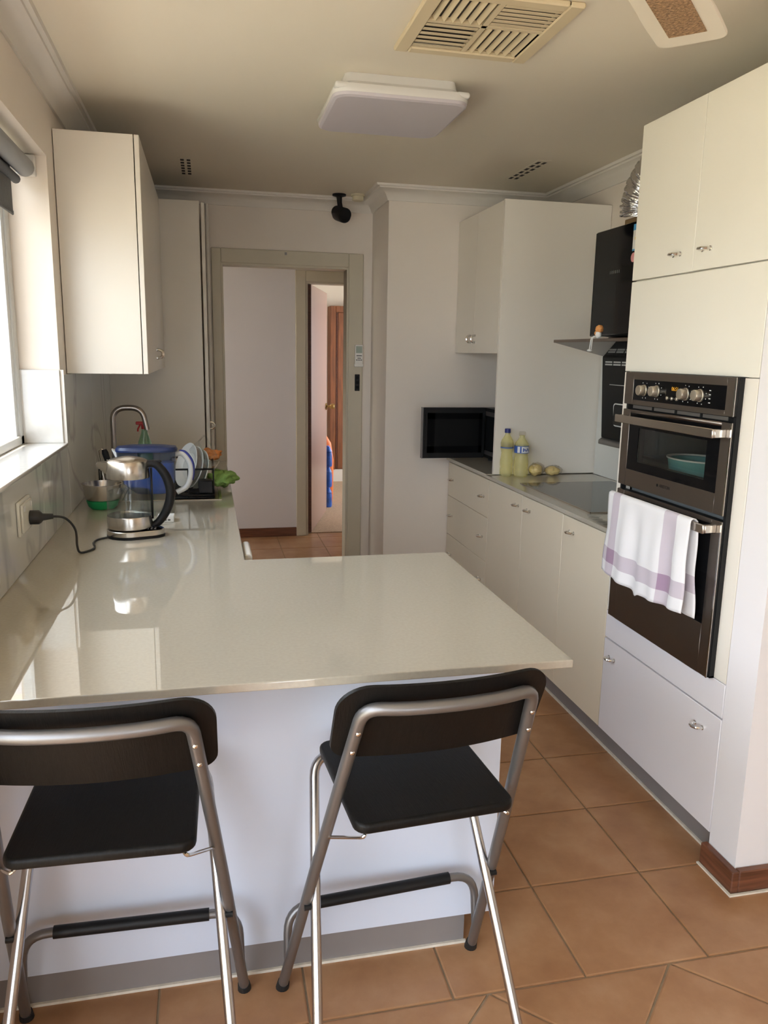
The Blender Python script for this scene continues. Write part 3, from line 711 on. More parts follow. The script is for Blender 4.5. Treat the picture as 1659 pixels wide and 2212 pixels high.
q = [Vector((2.182, 3.02, 1.597)), Vector((2.182, HY0+.01, 1.597)), Vector((2.432, HY0+.01, 1.539)), Vector((2.432, HY1-.02, 1.539))]
MB().raw([tuple(p+dn) for p in q]+[tuple(p+dn*.1) for p in q], [(0, 1, 2, 3), (4, 7, 6, 5), (0, 4, 5, 1), (1, 5, 6, 2), (2, 6, 7, 3), (3, 7, 4, 0)]).build('flap_glass', 'black_glass', fl, flat=True)
sl = MB()
for r in range(2):
    for c in range(10): sl.box(2.4355+.0004-r*.0006+.002, 2.441, HY0+.03+c*.08, HY0+.098+c*.08, 1.507-r*.012, 1.514-r*.012)
sl.build('vent_slot', 'pale_mark', hd, flat=True)
MB().prism([(2.4425, 1.402), (2.4445, 1.402), (2.4445, 1.405), (2.4422, 1.405)], 'y', 3.05, 3.53).build('light_line', 'pale_mark', hd, flat=True)
cy, cz = 3.40, 1.262
fr = [(y, z) for y, z in rrect(.17, .105, .014, 4, cy, cz)]
MB().tube([(2.4365+.0235*(1.53-z)/.39, y, z) for y, z in fr], .003, 6, True).build('control_frame', 'label_white', hd)
MB().prism(rrect(.16, .095, .010, 4, cy, cz), 'x', 2.447, 2.4515).build('control_screen', 'black_glass', hd)
mk = MB()
for k, w in enumerate((.006, .008, .007, .007, .006, .006)): mk.box(2.3504, 2.3509, 3.43-k*.016-w, 3.43-k*.016, 1.905, 1.918)
mk.build('display_marks', 'hood_grey', hd, flat=True)
st = MB().box(2.3498, 2.3508, 3.185, 3.245, 1.985, 2.095).build('energy_sticker', 'label_white', hd, flat=True)
MB().box(2.3494, 2.3499, 3.185, 3.245, 2.070, 2.095).build('blue_band', 'sky_sticker', st, flat=True); MB().box(2.3494, 2.3499, 3.185, 3.245, 1.985, 1.992).build('blue_band', 'sky_sticker', st, flat=True)
MB().box(2.3494, 2.3499, 3.20, 3.228, 2.030, 2.042).build('yellow_band', 'yellow_sticker', st, flat=True); MB().box(2.3494, 2.3499, 3.205, 3.225, 2.044, 2.054).build('red_band', 'pink_sticker', st, flat=True)
MB().lathe([(.02, 2.351), (.02, 2.3498)], (0, 3.232, 1.958), 18, 'x').build('round_sticker', 'pink_sticker', hd)
tag(MB().box(2.40, 2.58, 3.16, 3.42, 2.1085, 2.142, .003).build('duct_collar', 'cardboard'), 'brown cardboard collar under the foil duct on the hood', 'collar')
def duct():
    path = smooth_path([(2.405, 3.32, 2.143), (2.40, 3.31, 2.20), (2.40, 3.24, 2.29), (2.42, 3.10, 2.365), (2.46, 2.92, 2.392), (2.48, 2.70, 2.394), (2.49, 2.40, 2.394)], 26)
    rad = []
    for i, p in enumerate(path): rad.append(.066+(.009 if i % 6 < 3 else -.002)+.003*noise.noise(Vector((i*.7, 3, 1))))
    mb = MB().tube(path, rad, 26)
    mb.v = [tuple(Vector(v)+.005*noise.noise_vector(Vector(v)*45)) for v in mb.v]
    tag(mb.build('foil_duct', 'silver_foil', ang=1.2), 'crinkled silver foil exhaust duct rising from the range hood', 'duct')
duct()
ty = thing('sitting_toy', 'tiny orange and white dangling-leg ornament sitting on the hood flap', 'ornament', (2.18, 3.18, 1.61))
MB().ball((2.186, 3.183, 1.628), .013, .016, .016, 14, 10, .2, 4).build('body', 'label_white', ty)
MB().ball((2.186, 3.176, 1.652), .016, .017, .016, 14, 10, .25, 5).ball((2.184, 3.194, 1.634), .011, .013, .011, 12, 8, .2, 5, 3).build('head', 'toy_orange', ty)
for s in (0, 1):
    lg = MB().tube(smooth_path([(2.179, 3.19+s*.012, 1.622), (2.166, 3.193+s*.012, 1.612), (2.165, 3.197+s*.014, 1.582), (2.165, 3.199+s*.016, 1.566)], 5), .0022, 6)
    lg.ball((2.162, 3.200+s*.016, 1.561), .008, .005, .005, 10, 6); lg.build('leg', 'label_white', ty)

# ================================================================== MICROWAVE
mw = thing('microwave', 'black microwave with its door swung wide open', 'microwave', (2.35, 4.32, ZC+.003))
MX, MY0, MY1, MZ0, MZ1 = 2.175, 4.07, 4.555, .925, 1.222
MB().box(MX, 2.55, MY0, MY0+.10, MZ0, MZ1).box(MX, 2.55, MY1-.03, MY1, MZ0, MZ1).box(MX, 2.55, MY0, MY1, MZ0, MZ0+.03).box(MX, 2.55, MY0, MY1, MZ1-.03, MZ1).box(2.5, 2.55, MY0, MY1, MZ0, MZ1).build('housing', 'black_plastic', mw, flat=True)
ring(mw, 'cavity_trim', 'hood_grey', MX-.004, MX, MY0+.10, MY1-.02, MZ0+.02, MZ1-.02, MY0+.125, MY1-.045, MZ0+.045, MZ1-.045, 0)
for y in (MY0+.04, MY1-.04):
    for x in (MX+.04, 2.5): MB().lathe([(.012, ZC+.0032), (.014, MZ0)], (x, y, 0), 12).build('foot', 'black_plastic', mw)
dx0, dx1 = 1.778, MX-.006
md = MB().box(dx0+.004, dx1, MY1-.052, MY1-.016, MZ0-.002, MZ1+.002, .003).build('door', 'black_plastic', mw)
MB().box(dx0, dx0+.004, MY1-.053, MY1-.015, MZ0-.003, MZ1+.003).build('door_edge', 'tube_grey', md, flat=True)
ring_m = MB(); x0, x1, z0, z1 = dx0+.03, dx1-.02, MZ0+.03, MZ1-.03
ring_m.box(x0, x0+.045, MY1-.0545, MY1-.052, z0, z1).box(x1-.02, x1, MY1-.0545, MY1-.052, z0, z1).box(x0, x1, MY1-.0545, MY1-.052, z0, z0+.04).box(x0, x1, MY1-.0545, MY1-.052, z1-.035, z1).build('inner_bezel', 'black_glass', md, flat=True)
MB().box(x0+.045, x1-.02, MY1-.0532, MY1-.052, z0+.04, z1-.035).build('door_mesh', 'black_matte', md, flat=True)
MB().box(dx0+.012, dx0+.016, MY1-.056, MY1-.0522, MZ0+.19, MZ0+.26).box(dx0+.012, dx0+.016, MY1-.056, MY1-.0522, MZ0+.05, MZ0+.11).build('latch_hook', 'black_matte', md, flat=True)

# ================================================================== BOTTLES AND BUNS
def bottle(x, y, h, r, cap, label):
    t = thing('oil_bottle', label, 'bottle', (x, y, ZC), 'oil bottles beside the white panel'); z = ZC+.0006
    prof = [(r*.85, 0), (r, .008), (r*1.0, .04), (r*.93, .05), (r, .06), (r, .085), (r*.9, .105), (r*.86, .125), (r*.95, .14), (r, .15), (r, h-.075), (r*.9, h-.06), (r*.45, h-.035), (r*.36, h-.028), (r*.36, h-.018)]
    body = MB().lathe([(q, z+k) for q, k in prof], (x, y, 0), 24).build('bottle_body', 'oil_clear', t)
    MB().lathe([(r*.46, z+h-.020), (r*.46, z+h), (r*.40, z+h+.002)], (x, y, 0), 18).build('cap', cap, t)
    return t
b1 = bottle(2.087, 3.925, .252, .034, 'navy_cap', 'tall plastic oil bottle with dark blue cap')
MB().lathe([(.0345, ZC+.150), (.0345, ZC+.182)], (2.087, 3.925, 0), 24, close=False).build('label_band', 'clear_film', b1)
MB().lathe([(.0347, ZC+.152), (.0347, ZC+.158)], (2.087, 3.925, 0), 24, close=False).build('label_stripe', 'blue_label', b1)
b2 = bottle(2.162, 3.905, .238, .039, 'clear_film', 'wider oil bottle with clear cap and blue and white label')
MB().lathe([(.0396, ZC+.128), (.0396, ZC+.166)], (2.162, 3.905, 0), 24, close=False).build('label_band', 'blue_label', b2)
def arc_patch(mb, c, r, a0, a1, z0, z1, n=5):
    vs = []
    for k in range(n+1):
        a = math.radians(a0+(a1-a0)*k/n); vs += [(c[0]+r*math.cos(a), c[1]+r*math.sin(a), z0), (c[0]+r*math.cos(a), c[1]+r*math.sin(a), z1)]
    mb.raw(vs, [(2*k, 2*k+2, 2*k+3, 2*k+1) for k in range(n)])
lp = MB(); arc_patch(lp, (2.162, 3.905), .0400, 215, 235, ZC+.131, ZC+.163); arc_patch(lp, (2.162, 3.905), .0400, 248, 318, ZC+.131, ZC+.163); lp.build('label_print', 'label_white', b2, flat=True)
lp = MB()
for k in range(5): arc_patch(lp, (2.162, 3.905), .0404, 258+k*11, 266+k*11, ZC+.137+(k % 2)*.006, ZC+.156-(k % 3)*.004, 2)
lp.build('label_lettering', 'blue_label', b2, flat=True)
def bun(x, y, rx, ry, rz, seed, label):
    t = thing('bagged_bun', label, 'bread', (x, y, ZC), 'bagged bread buns on the worktop')
    MB().ball((x, y, ZC+rz+.004), rx, ry, rz, 20, 12, .18, 2.5, seed).build('bun', 'bread', t)
    bg_ = MB().ball((x+.006, y, ZC+rz*1.12+.004), rx*1.22, ry*1.15, rz*1.12, 26, 16, .28, 5, seed+4)
    bg_.v = [(a, b, max(c, ZC+.0006)) for a, b, c in bg_.v]; bg_.build('plastic_bag', 'clear_film', t)
bun(2.252, 3.915, .036, .034, .030, 1.0, 'round bread bun in a clear bag next to the oil bottles')
bun(2.345, 3.905, .040, .032, .024, 6.0, 'flatter torn bread bun in a clear bag further from the bottles')
sp = MB()
for k in range(5):
    x, y = 2.055-.006*k+random.uniform(-.01, .01), 2.865-.045*k; pts = [(x+(.025+.012*noise.noise(Vector((a*.9, k*3., 1))))*math.cos(a)*1.0, y+(.035+.015*noise.noise(Vector((a, k*2., 4))))*math.sin(a)) for a in [2*math.pi*i/18 for i in range(18)]]
    sp.prism(pts, 'z', ZC+.0003, ZC+.0012)
tag(sp.build('cling_film', 'clear_film', flat=True), 'scrap of crumpled clear film lying beside the cooktop', 'film')

# ================================================================== CEILING ITEMS
lt = thing('ceiling_light', 'rounded rectangular ceiling light with pale lilac diffuser', 'ceiling light', (1.235, 3.1, ZCEIL))
cx, cy = 1.232, 3.105
MB().loft([[(x, y, z) for x, y in rrect(w, h, r, 6, cx, cy)] for (w, h, r, z) in ((.40, .40, .03, ZCEIL-.0005), (.42, .42, .05, ZCEIL-.03), (.478, .468, .055, ZCEIL-.045), (.49, .48, .06, ZCEIL-.062), (.485, .475, .058, ZCEIL-.072))]).build('base_tray', 'acrylic', lt)
MB().loft([[(x, y, z) for x, y in rrect(w, h, r, 6, cx, cy)] for (w, h, r, z) in ((.484, .474, .058, ZCEIL-.0722), (.480, .470, .056, ZCEIL-.082), (.46, .45, .05, ZCEIL-.0865))]).build('diffuser', 'diffuser', lt)
for (x, y) in ((cx-.215, cy-.21), (cx+.215, cy-.21), (cx-.215, cy+.21), (cx+.215, cy+.21)):
    MB().box(x-.026, x+.026, y-.024, y+.024, ZCEIL-.0615, ZCEIL-.040, .01, 3).build('corner_clip', 'acrylic', lt)
vn = thing('ceiling_vent', 'square cream four-way air diffuser in the ceiling', 'air vent', (1.355, 2.42, ZCEIL))
vx0, vx1, vy0, vy1 = 1.138, 1.575, 2.20, 2.640; vm = 1.352; vym = 2.40
ringm = MB(); zz0, zz1 = ZCEIL-.016, ZCEIL-.0005
ringm.box(vx0, vx0+.045, vy0, vy1, zz0, zz1, .004).box(vx1-.045, vx1, vy0, vy1, zz0, zz1, .004).box(vx0+.045, vx1-.045, vy0, vy0+.04, zz0, zz1, .004).box(vx0+.045, vx1-.045, vy1-.04, vy1, zz0, zz1, .004)
ringm.box(vm-.008, vm+.008, vy0+.04, vy1-.04, zz0+.003, zz1).box(vx0+.045, vx1-.045, vym-.008, vym+.008, zz0+.003, zz1).build('vent_frame', 'vent_cream', vn)
MB().box(vx0+.05, vx1-.05, vy0+.045, vy1-.045, ZCEIL-.0006, ZCEIL-.0002).build('vent_throat', 'vent_dark', vn, flat=True)
def slats(x0, x1, y0, y1, along, open_):
    n = 6
    for k in range(n):
        mb = MB(); th = .0012
        if along == 'y':
            s = (x1-x0)/n; a = x0+s*(k+.5); dx = .0045
            mb.prism([(a-dx, ZCEIL-.001), (a+dx, ZCEIL-.015), (a+dx+.0016, ZCEIL-.014), (a-dx+.0022, ZCEIL-.001)], 'y', y0, y1)
        else:
            s = (y1-y0)/n; a = y0+s*(k+.5); dx, dz = .0105, .004
            mb.prism([(a-dx, ZCEIL-.013-dz+.004), (a+dx, ZCEIL-.013+dz-.002), (a+dx, ZCEIL-.013+dz-.0005), (a-dx, ZCEIL-.013-dz+.0055)], 'x', x0, x1)
        mb.build('slat', 'vent_cream', vn, flat=True)
slats(vm+.01, vx1-.046, vym+.01, vy1-.042, 'y', True); slats(vx0+.046, vm-.01, vym+.01, vy1-.042, 'x', False)
slats(vx0+.046, vm-.01, vy0+.042, vym-.01, 'y', True); slats(vm+.01, vx1-.046, vy0+.042, vym-.01, 'x', False)
def perf(x0, x1, y0, y1, label):
    t = thing('ceiling_grille', label, 'grille', ((x0+x1)/2, (y0+y1)/2, ZCEIL), 'slotted ceiling grilles')
    MB().box(x0-.012, x1+.012, y0-.02, y1+.02, ZCEIL-.0022, ZCEIL-.0002, .0008).build('plate', 'ceiling', t)
    n = 6
    for c in range(2):
        for k in range(n):
            xx = x0 if c == 0 else x1-.018; s = (y1-y0)/n; yy = y0+s*k
            MB().box(xx, xx+.018, yy+s*.15, yy+s*.75, ZCEIL-.0026, ZCEIL-.0021).build('slot', 'vent_dark', t, flat=True)
perf(.437, .487, 4.36, 4.745, 'slotted ceiling grille above the pantry'); perf(2.172, 2.222, 3.90, 4.33, 'slotted ceiling grille near the upper right cabinet')
cm = thing('security_camera', 'black bullet security camera hanging from the ceiling above the doorway', 'camera', (1.37, 5.06, ZCEIL))
MB().lathe([(.042, ZCEIL-.0005), (.042, ZCEIL-.010), (.018, ZCEIL-.016)], (1.358, 5.03, 0), 20).build('mount', 'black_plastic', cm)
MB().tube([(1.358, 5.03, ZCEIL-.014), (1.360, 5.028, ZCEIL-.05), (1.368, 5.02, ZCEIL-.10)], [.018, .015, .016], 12).build('stem', 'black_plastic', cm)
a0 = Vector((1.356, 5.08, 2.372)); a1 = Vector((1.376, 4.93, 2.338)); dd = (a1-a0).normalized()
MB().tube([a0, a0+dd*.01, a1-dd*.006, a1], [.03, .038, .04, .036], 20).build('camera_body', 'black_plastic', cm)
MB().tube([a0-dd*.005+Vector((0, 0, .012)), a1+dd*.01+Vector((0, 0, .010))], .038, 20).build('sun_hood', 'black_matte', cm)
MB().tube([a1-dd*.001, a1+dd*.002], [.030, .028], 20).build('lens', 'black_glass', cm)
sk = thing('smoke_detector', 'small cream smoke detector on the ceiling next to the camera', 'smoke detector', (1.47, 5.0, ZCEIL))
MB().lathe([(.042, ZCEIL-.0005), (.042, ZCEIL-.012)], (1.468, 5.0, 0), 24).build('base', 'cream_plastic', sk)
MB().lathe([(.034, ZCEIL-.0122), (.034, ZCEIL-.034), (.026, ZCEIL-.040)], (1.468, 5.0, 0), 24).build('cover', 'cream_plastic', sk)
# ceiling fan (hub out of frame)
fn = thing('ceiling_fan', 'white ceiling fan with rattan-insert blades', 'ceiling fan', (1.135, 1.215, ZCEIL)); fn['_local'] = 1
hz = 2.2-ZCEIL
MB().lathe([(.07, -.0005), (.07, -.03), (.02, -.05), (.013, -.06), (.013, -.15), (.05, -.16), (.10, -.18), (.105, -.24), (.06, -.29), (.045, -.31)]).build('motor_housing', 'fan_white', fn)
for k in range(3):
    an = math.radians(46+120*k); M = Matrix.Rotation(an, 4, 'Z')
    out = [(.13, -.058), (.52, -.072), (.645, -.072), (.645, .072), (.52, .072), (.13, .058)]
    out = [(p.x, p.y) for p in fillet([(a, b, 0) for a, b in out], .028, 5, True)]
    bl = MB().prism(out, 'z', hz, hz+.008, .0015); bl.v = [tuple(M @ Vector(v)) for v in bl.v]; bo = bl.build('fan_blade', 'fan_white', fn)
    ins = MB().prism([(.20, -.036), (.585, -.038), (.585, .038), (.20, .036)], 'z', hz-.0015, hz-.0001); ins.v = [tuple(M @ Vector(v)) for v in ins.v]; ins.build('rattan_insert', 'rattan', bo, flat=True)
    ar = MB().box(.09, .19, -.02, .02, hz+.008, hz+.014); ar.v = [tuple(M @ Vector(v)) for v in ar.v]; ar.build('blade_bracket', 'bronze', fn, flat=True)

# ================================================================== ITEMS ON THE DOORWAY
rm = thing('remote_control', 'white air-conditioner remote in a holder on the doorway frame', 'remote', (1.514, YB-.02, 1.45))
MB().box(1.487, 1.541, YB-.034, YB-.0185, 1.448, 1.586, .006, 2).build('remote_body', 'white_plastic', rm)
MB().box(1.493, 1.534, YB-.0348, YB-.0338, 1.532, 1.576).build('display', 'lcd', rm, flat=True)
mk = MB().box(1.496, 1.532, YB-.0346, YB-.0339, 1.512, 1.518).box(1.503, 1.526, YB-.0346, YB-.0339, 1.497, 1.502)
for k in range(4): mk.box(1.494+k*.0105, 1.501+k*.0105, YB-.0346, YB-.0339, 1.484, 1.491)
mk.build('buttons', 'dark_mark', rm, flat=True)
MB().box(1.484, 1.544, YB-.036, YB-.0182, 1.444, 1.462, .003).build('holder', 'white_plastic', rm)
sw = thing('wall_switch', 'narrow black switch plate below the remote on the doorway frame', 'switch', (1.505, YB-.02, 1.29))
MB().box(1.489, 1.521, YB-.026, YB-.0182, 1.287, 1.395, .002).build('plate', 'black_plastic', sw)
for k in range(3): MB().box(1.497, 1.513, YB-.029, YB-.0262, 1.302+k*.031, 1.320+k*.031, .001).build('button', 'black_matte', sw)

# ================================================================== BAR STOOLS
def make_stool(label):
    t = thing('bar_stool', label, 'bar stool', (0, 0, 0), 'folding bar stools at the peninsula'); t['_local'] = 1
    Af = lambda z: .2-.45*z
    Ap = [(-.250, Af(.012), .012), (-.212, Af(.46), .46), (-.180, Af(.80), .80), (-.168, Af(.916), .916)]
    top = [(-.10, Af(.916)-.022, .917), (0, Af(.916)-.030, .917), (.10, Af(.916)-.022, .917)]
    full = Ap+top+[(-x, y, z) for x, y, z in Ap[::-1]]
    path = fillet(full, [0, .10, .08, .055, .06, .06, .06, .055, .08, .10, 0], 6)
    MB().tube(path, .0125, 14).build('back_frame', 'tube_grey', t)
    Bf = lambda z: .03+.52*(z-.345)
    Bp = [(-.232, Bf(.012), .012), (-.203, Bf(.345), .345), (-.176, Bf(.62), .622), (.176, Bf(.62), .622), (.203, Bf(.345), .345), (.232, Bf(.012), .012)]
    MB().tube(fillet(Bp, [0, .08, .045, .045, .08, 0], 6), .0115, 14).build('front_frame', 'tube_bright', t)
    for s in (-1, 1):
        MB().tube([(s*.250, Af(0), .0), (s*.2485, Af(.022), .024)], [.0165, .0145], 14).build('foot_cap', 'foot_rubber', t)
        MB().tube([(s*.2325, Bf(0), .0), (s*.2315, Bf(.022), .024)], [.0155, .0135], 14).build('foot_cap', 'foot_rubber', t)
        MB().tube([(s*.196, Bf(.345), .345), (s*.228, Bf(.345), .345)], .007, 10).build('pivot', 'black_plastic', t)
        MB().tube(fillet([(s*.140, -.150, .634), (s*.150, -.168, .630), (s*.200, Af(.570)-.004, .570)], .01, 3), .0036, 8).build('seat_bracket', 'chrome', t)
    # seat board
    MB().prism(rrect(.334, .350, .028, 5, 0, .005), 'z', .634, .656, .007, 3).build('seat', 'stool_black', t)
    # curved backrest
    W, z0, z1 = .210, .785, .958; n = 36; vs = []; fs = []; rows = 5
    cols = [-math.cos(math.pi*i/n) for i in range(n+1)]
    for c in cols:
        x = c*W; e = W-abs(x); rt_, rb_ = .062, .030
        zt = z1-(rt_-math.sqrt(max(0, rt_**2-(rt_-e)**2)) if e < rt_ else 0); zb = z0+(rb_-math.sqrt(max(0, rb_**2-(rb_-e)**2)) if e < rb_ else 0)
        if zt-zb < .002: zt = zb+.002
        bow = -.032*(1-(x/W)**2)
        for side in (0, 1):
            for k in range(rows+1):
                z = zb+(zt-zb)*k/rows; vs.append((x, Af(z)+.026+bow+(.011 if side else 0), z))
    R = rows+1
    for i in range(n):
        a = i*2*R; b = (i+1)*2*R
        for k in range(rows):
            fs.append((a+k, b+k, b+k+1, a+k+1)); fs.append((a+R+k, a+R+k+1, b+R+k+1, b+R+k))
        fs.append((a, a+R, b+R, b)); fs.append((a+rows, b+rows, b+R+rows, a+R+rows))
    for i in (0, n):
        a = i*2*R
        for k in range(rows): fs.append((a+k, a+k+1, a+R+k+1, a+R+k))
    MB().raw(vs, fs).build('backrest', 'stool_black', t, ang=.7)
    for s in (-1, 1):
        for z in (.815, .862):
            x = s*(.180-(z-.80)*.11); MB().ball((x, Af(z)-.012, z), .0055, .004, .0055, 10, 6).build('rivet', 'chrome', t)
    fp = [(-.242, Af(.095), .095), (-.240, .178, .235), (.240, .178, .235), (.242, Af(.095), .095)]
    MB().tube(fillet(fp, [0, .06, .06, 0], 7), .0105, 12).build('footrest', 'tube_grey', t)
    MB().tube([(-.172, .178, .235), (.172, .178, .235)], .0145, 14).build('footrest_sleeve', 'black_plastic', t)
    return t
s1 = make_stool('black and steel folding bar stool at the free end of the peninsula')
s1.location = (.945, 1.497, 0); s1.rotation_euler = (0, 0, math.radians(4.3))
s2 = copy_tree(s1, None, (.334, 1.498, 0), (0, 0, math.radians(-1.5)))
s2['label'] = 'black and steel folding bar stool on the window side, cut by the photo edge'

# ================================================================== THINGS ON THE SINK WORKTOP
kx, ky = .268, 2.78
kbse = thing('kettle_dock', 'steel kettle dock with touch controls, black cord and plug', 'kettle dock', (kx, ky, ZC))
def capsule(r, x1, r2, n=14):
    pts = [(kx+r*math.cos(a), ky+r*math.sin(a)) for a in [math.radians(70+220*i/n) for i in range(n+1)]]
    pts += [(x1+r2*math.cos(a), ky-.012+r2*math.sin(a)) for a in [math.radians(-80+160*i/n) for i in range(n+1)]]; return pts
MB().prism(capsule(.079, .338, .046), 'z', ZC+.0006, ZC+.008).build('foot_ring', 'black_plastic', kbse)
MB().prism(capsule(.078, .337, .045), 'z', ZC+.008, ZC+.027, .002).build('base_body', 'steel', kbse)
MB().prism([(p[0]*.92+kx*.08+.006, p[1]*.92+ky*.08) for p in capsule(.07, .338, .04)], 'z', ZC+.027, ZC+.029).build('control_panel', 'black_glass', kbse)
mk = MB()
for k in range(6): mk.box(.325+.012*(k % 3), .331+.012*(k % 3), ky-.035+.022*(k//3), ky-.030+.022*(k//3), ZC+.0290, ZC+.0294)
mk.build('control_marks', 'pale_mark', kbse, flat=True)
kt = thing('kettle', 'glass and brushed steel electric kettle half full of water', 'kettle', (kx, ky, ZC+.03))
z = ZC
MB().lathe([(.070, z+.0298), (.0755, z+.034), (.0755, z+.072), (.0745, z+.075), (.0735, z+.070)], (kx, ky, 0), 40).build('lower_band', 'steel', kt)
MB().lathe([(.0742, z+.074), (.0735, z+.12), (.070, z+.205)], (kx, ky, 0), 40, close=False).build('glass_body', 'clear_glass', kt)
MB().lathe([(.0722, z+.0765), (.0715, z+.12), (.0695, z+.155), (.069, z+.158)], (kx, ky, 0), 40).build('water', 'water', kt)
MB().lathe([(.0705, z+.204), (.0712, z+.206), (.0690, z+.255), (.066, z+.262), (.064, z+.258), (.066, z+.208)], (kx, ky, 0), 40).build('collar', 'steel', kt)
MB().lathe([(.0655, z+.2605), (.060, z+.266), (.040, z+.272), (.018, z+.276), (.002, z+.277)], (kx, ky, 0), 32).build('lid', 'steel', kt)
sp = []
for (t, w, zt, zb) in ((0, .030, .258, .214), (.5, .018, .258, .228), (1, .006, .258, .248)):
    xx = kx-.062-.036*t; sp.append([(xx, ky-w, z+zt), (xx-.004*(1-t), ky-w*.7, z+(zt+zb)/2), (xx-.006, ky, z+zb), (xx-.004*(1-t), ky+w*.7, z+(zt+zb)/2), (xx, ky+w, z+zt)])
MB().loft(sp).build('spout', 'steel', kt)
hp = smooth_path([(kx+.060, ky, z+.250), (kx+.095, ky, z+.246), (kx+.125, ky, z+.205), (kx+.138, ky, z+.150), (kx+.126, ky, z+.095), (kx+.100, ky, z+.052), (kx+.076, ky, z+.034)], 7)
MB().tube(hp, [.012+.004*math.sin(math.pi*i/(len(hp)-1)) for i in range(len(hp))], 14, sy=1.15).build('handle', 'black_plastic', kt)
MB().box(kx+.0725, kx+.079, ky-.010, ky+.010, z+.06, z+.235).build('handle_spine', 'black_plastic', kt)
MB().box(kx+.088, kx+.112, ky-.009, ky+.009, z+.254, z+.262, .003).build('lid_button', 'black_plastic', kt)
# outlet, plug, cord
ol = thing('power_outlet', 'cream double power outlet on the splashback under the window', 'outlet', (.012, 2.395, 1.06))
MB().box(.0104, .019, 2.315, 2.460, 1.010, 1.108, .003, 2).build('plate', 'outlet_white', ol)
MB().box(.019, .026, 2.325, 2.452, 1.018, 1.100, .003, 2).build('face', 'outlet_white', ol)
for y in (2.345, 2.43): MB().box(.026, .029, y-.006, y+.006, 1.078, 1.094, .001).build('rocker_switch', 'white_plastic', ol)
cr = kbse
MB().tube([(.0265, 2.41, 1.048), (.05, 2.41, 1.048), (.056, 2.41, 1.048), (.060, 2.412, 1.048), (.085, 2.425, 1.047)], [.021, .021, .017, .011, .008], 18).build('plug', 'cord_black', cr)
MB().tube(smooth_path([(.082, 2.424, 1.047), (.115, 2.45, 1.035), (.135, 2.49, .99), (.13, 2.535, .93), (.135, 2.545, .9055), (.155, 2.555, .9045), (.172, 2.60, .9045), (.160, 2.67, .9045), (.168, 2.715, .9045), (.195, 2.735, .906)], 8), .0036, 8).build('cable', 'cord_black', cr)
# water filter jug
jx, jy = .305, 3.15
def sect(w, d, z, off=0, n=28, pw=.6):
    o = []
    for k in range(n):
        a = 2*math.pi*k/n; c, s = math.cos(a), math.sin(a); o.append((jx+off+w*math.copysign(abs(c)**pw, c), jy+d*math.copysign(abs(s)**pw, s), z))
    return o
jg = thing('filter_jug', 'blue-lidded water filter jug behind the kettle', 'jug', (jx, jy, ZC))
MB().loft([sect(.088, .045, ZC+.0006, .008), sect(.092, .048, ZC+.02, .008), sect(.104, .054, ZC+.20, .002), sect(.112, .058, ZC+.248)], True).build('jug_body', 'clear_glass', jg)
MB().loft([sect(.060, .036, ZC+.085, .015), sect(.098, .050, ZC+.125, .006), sect(.107, .054, ZC+.243)], True).build('filter_funnel', 'blue_clear', jg)
MB().loft([sect(.058, .034, ZC+.086, .015), sect(.094, .047, ZC+.125, .006), sect(.1, .05, ZC+.205)], True).build('filter_reservoir', 'blue_plastic', jg)
MB().loft([sect(.114, .060, ZC+.2485), sect(.116, .061, ZC+.256), sect(.110, .056, ZC+.266), sect(.07, .036, ZC+.271)]).build('lid', 'blue_lid', jg)
MB().loft([[(jx-.104-.0, jy-.028, ZC+.20), (jx-.104, jy+.028, ZC+.20), (jx-.109, jy+.034, ZC+.248), (jx-.109, jy-.034, ZC+.248)], [(jx-.106, jy-.010, ZC+.205), (jx-.106, jy+.010, ZC+.205), (jx-.128, jy+.014, ZC+.258), (jx-.128, jy-.014, ZC+.258)]]).build('spout', 'white_plastic', jg)
hp = smooth_path([(jx+.108, jy, ZC+.238), (jx+.135, jy, ZC+.236), (jx+.160, jy, ZC+.20), (jx+.163, jy, ZC+.155), (jx+.148, jy, ZC+.11), (jx+.108, jy, ZC+.085)], 7)
MB().tube(hp, .011, 12).build('handle', 'frosted_plastic', jg)
MB().tube([p+Vector((.008, 0, .006)) for p in hp[2:26]], .007, 10).build('handle_strip', 'navy_cap', jg)
# bowls
tag(MB().lathe([(.045, ZC+.0006), (.056, ZC+.010), (.064, ZC+.035), (.062, ZC+.035), (.053, ZC+.012), (.042, ZC+.005)], (.116, 3.30, 0), 28).build('green_bowl', 'green_silicone'), 'green silicone bowl underneath the steel mixing bowl', 'bowl')
tag(MB().lathe([(.036, ZC+.0085), (.055, ZC+.022), (.070, ZC+.055), (.076, ZC+.099), (.081, ZC+.100), (.081, ZC+.102), (.075, ZC+.102), (.068, ZC+.056), (.053, ZC+.025), (.035, ZC+.012)], (.116, 3.30, 0), 36).build('mixing_bowl', 'steel'), 'small steel mixing bowl left of the kettle', 'bowl')
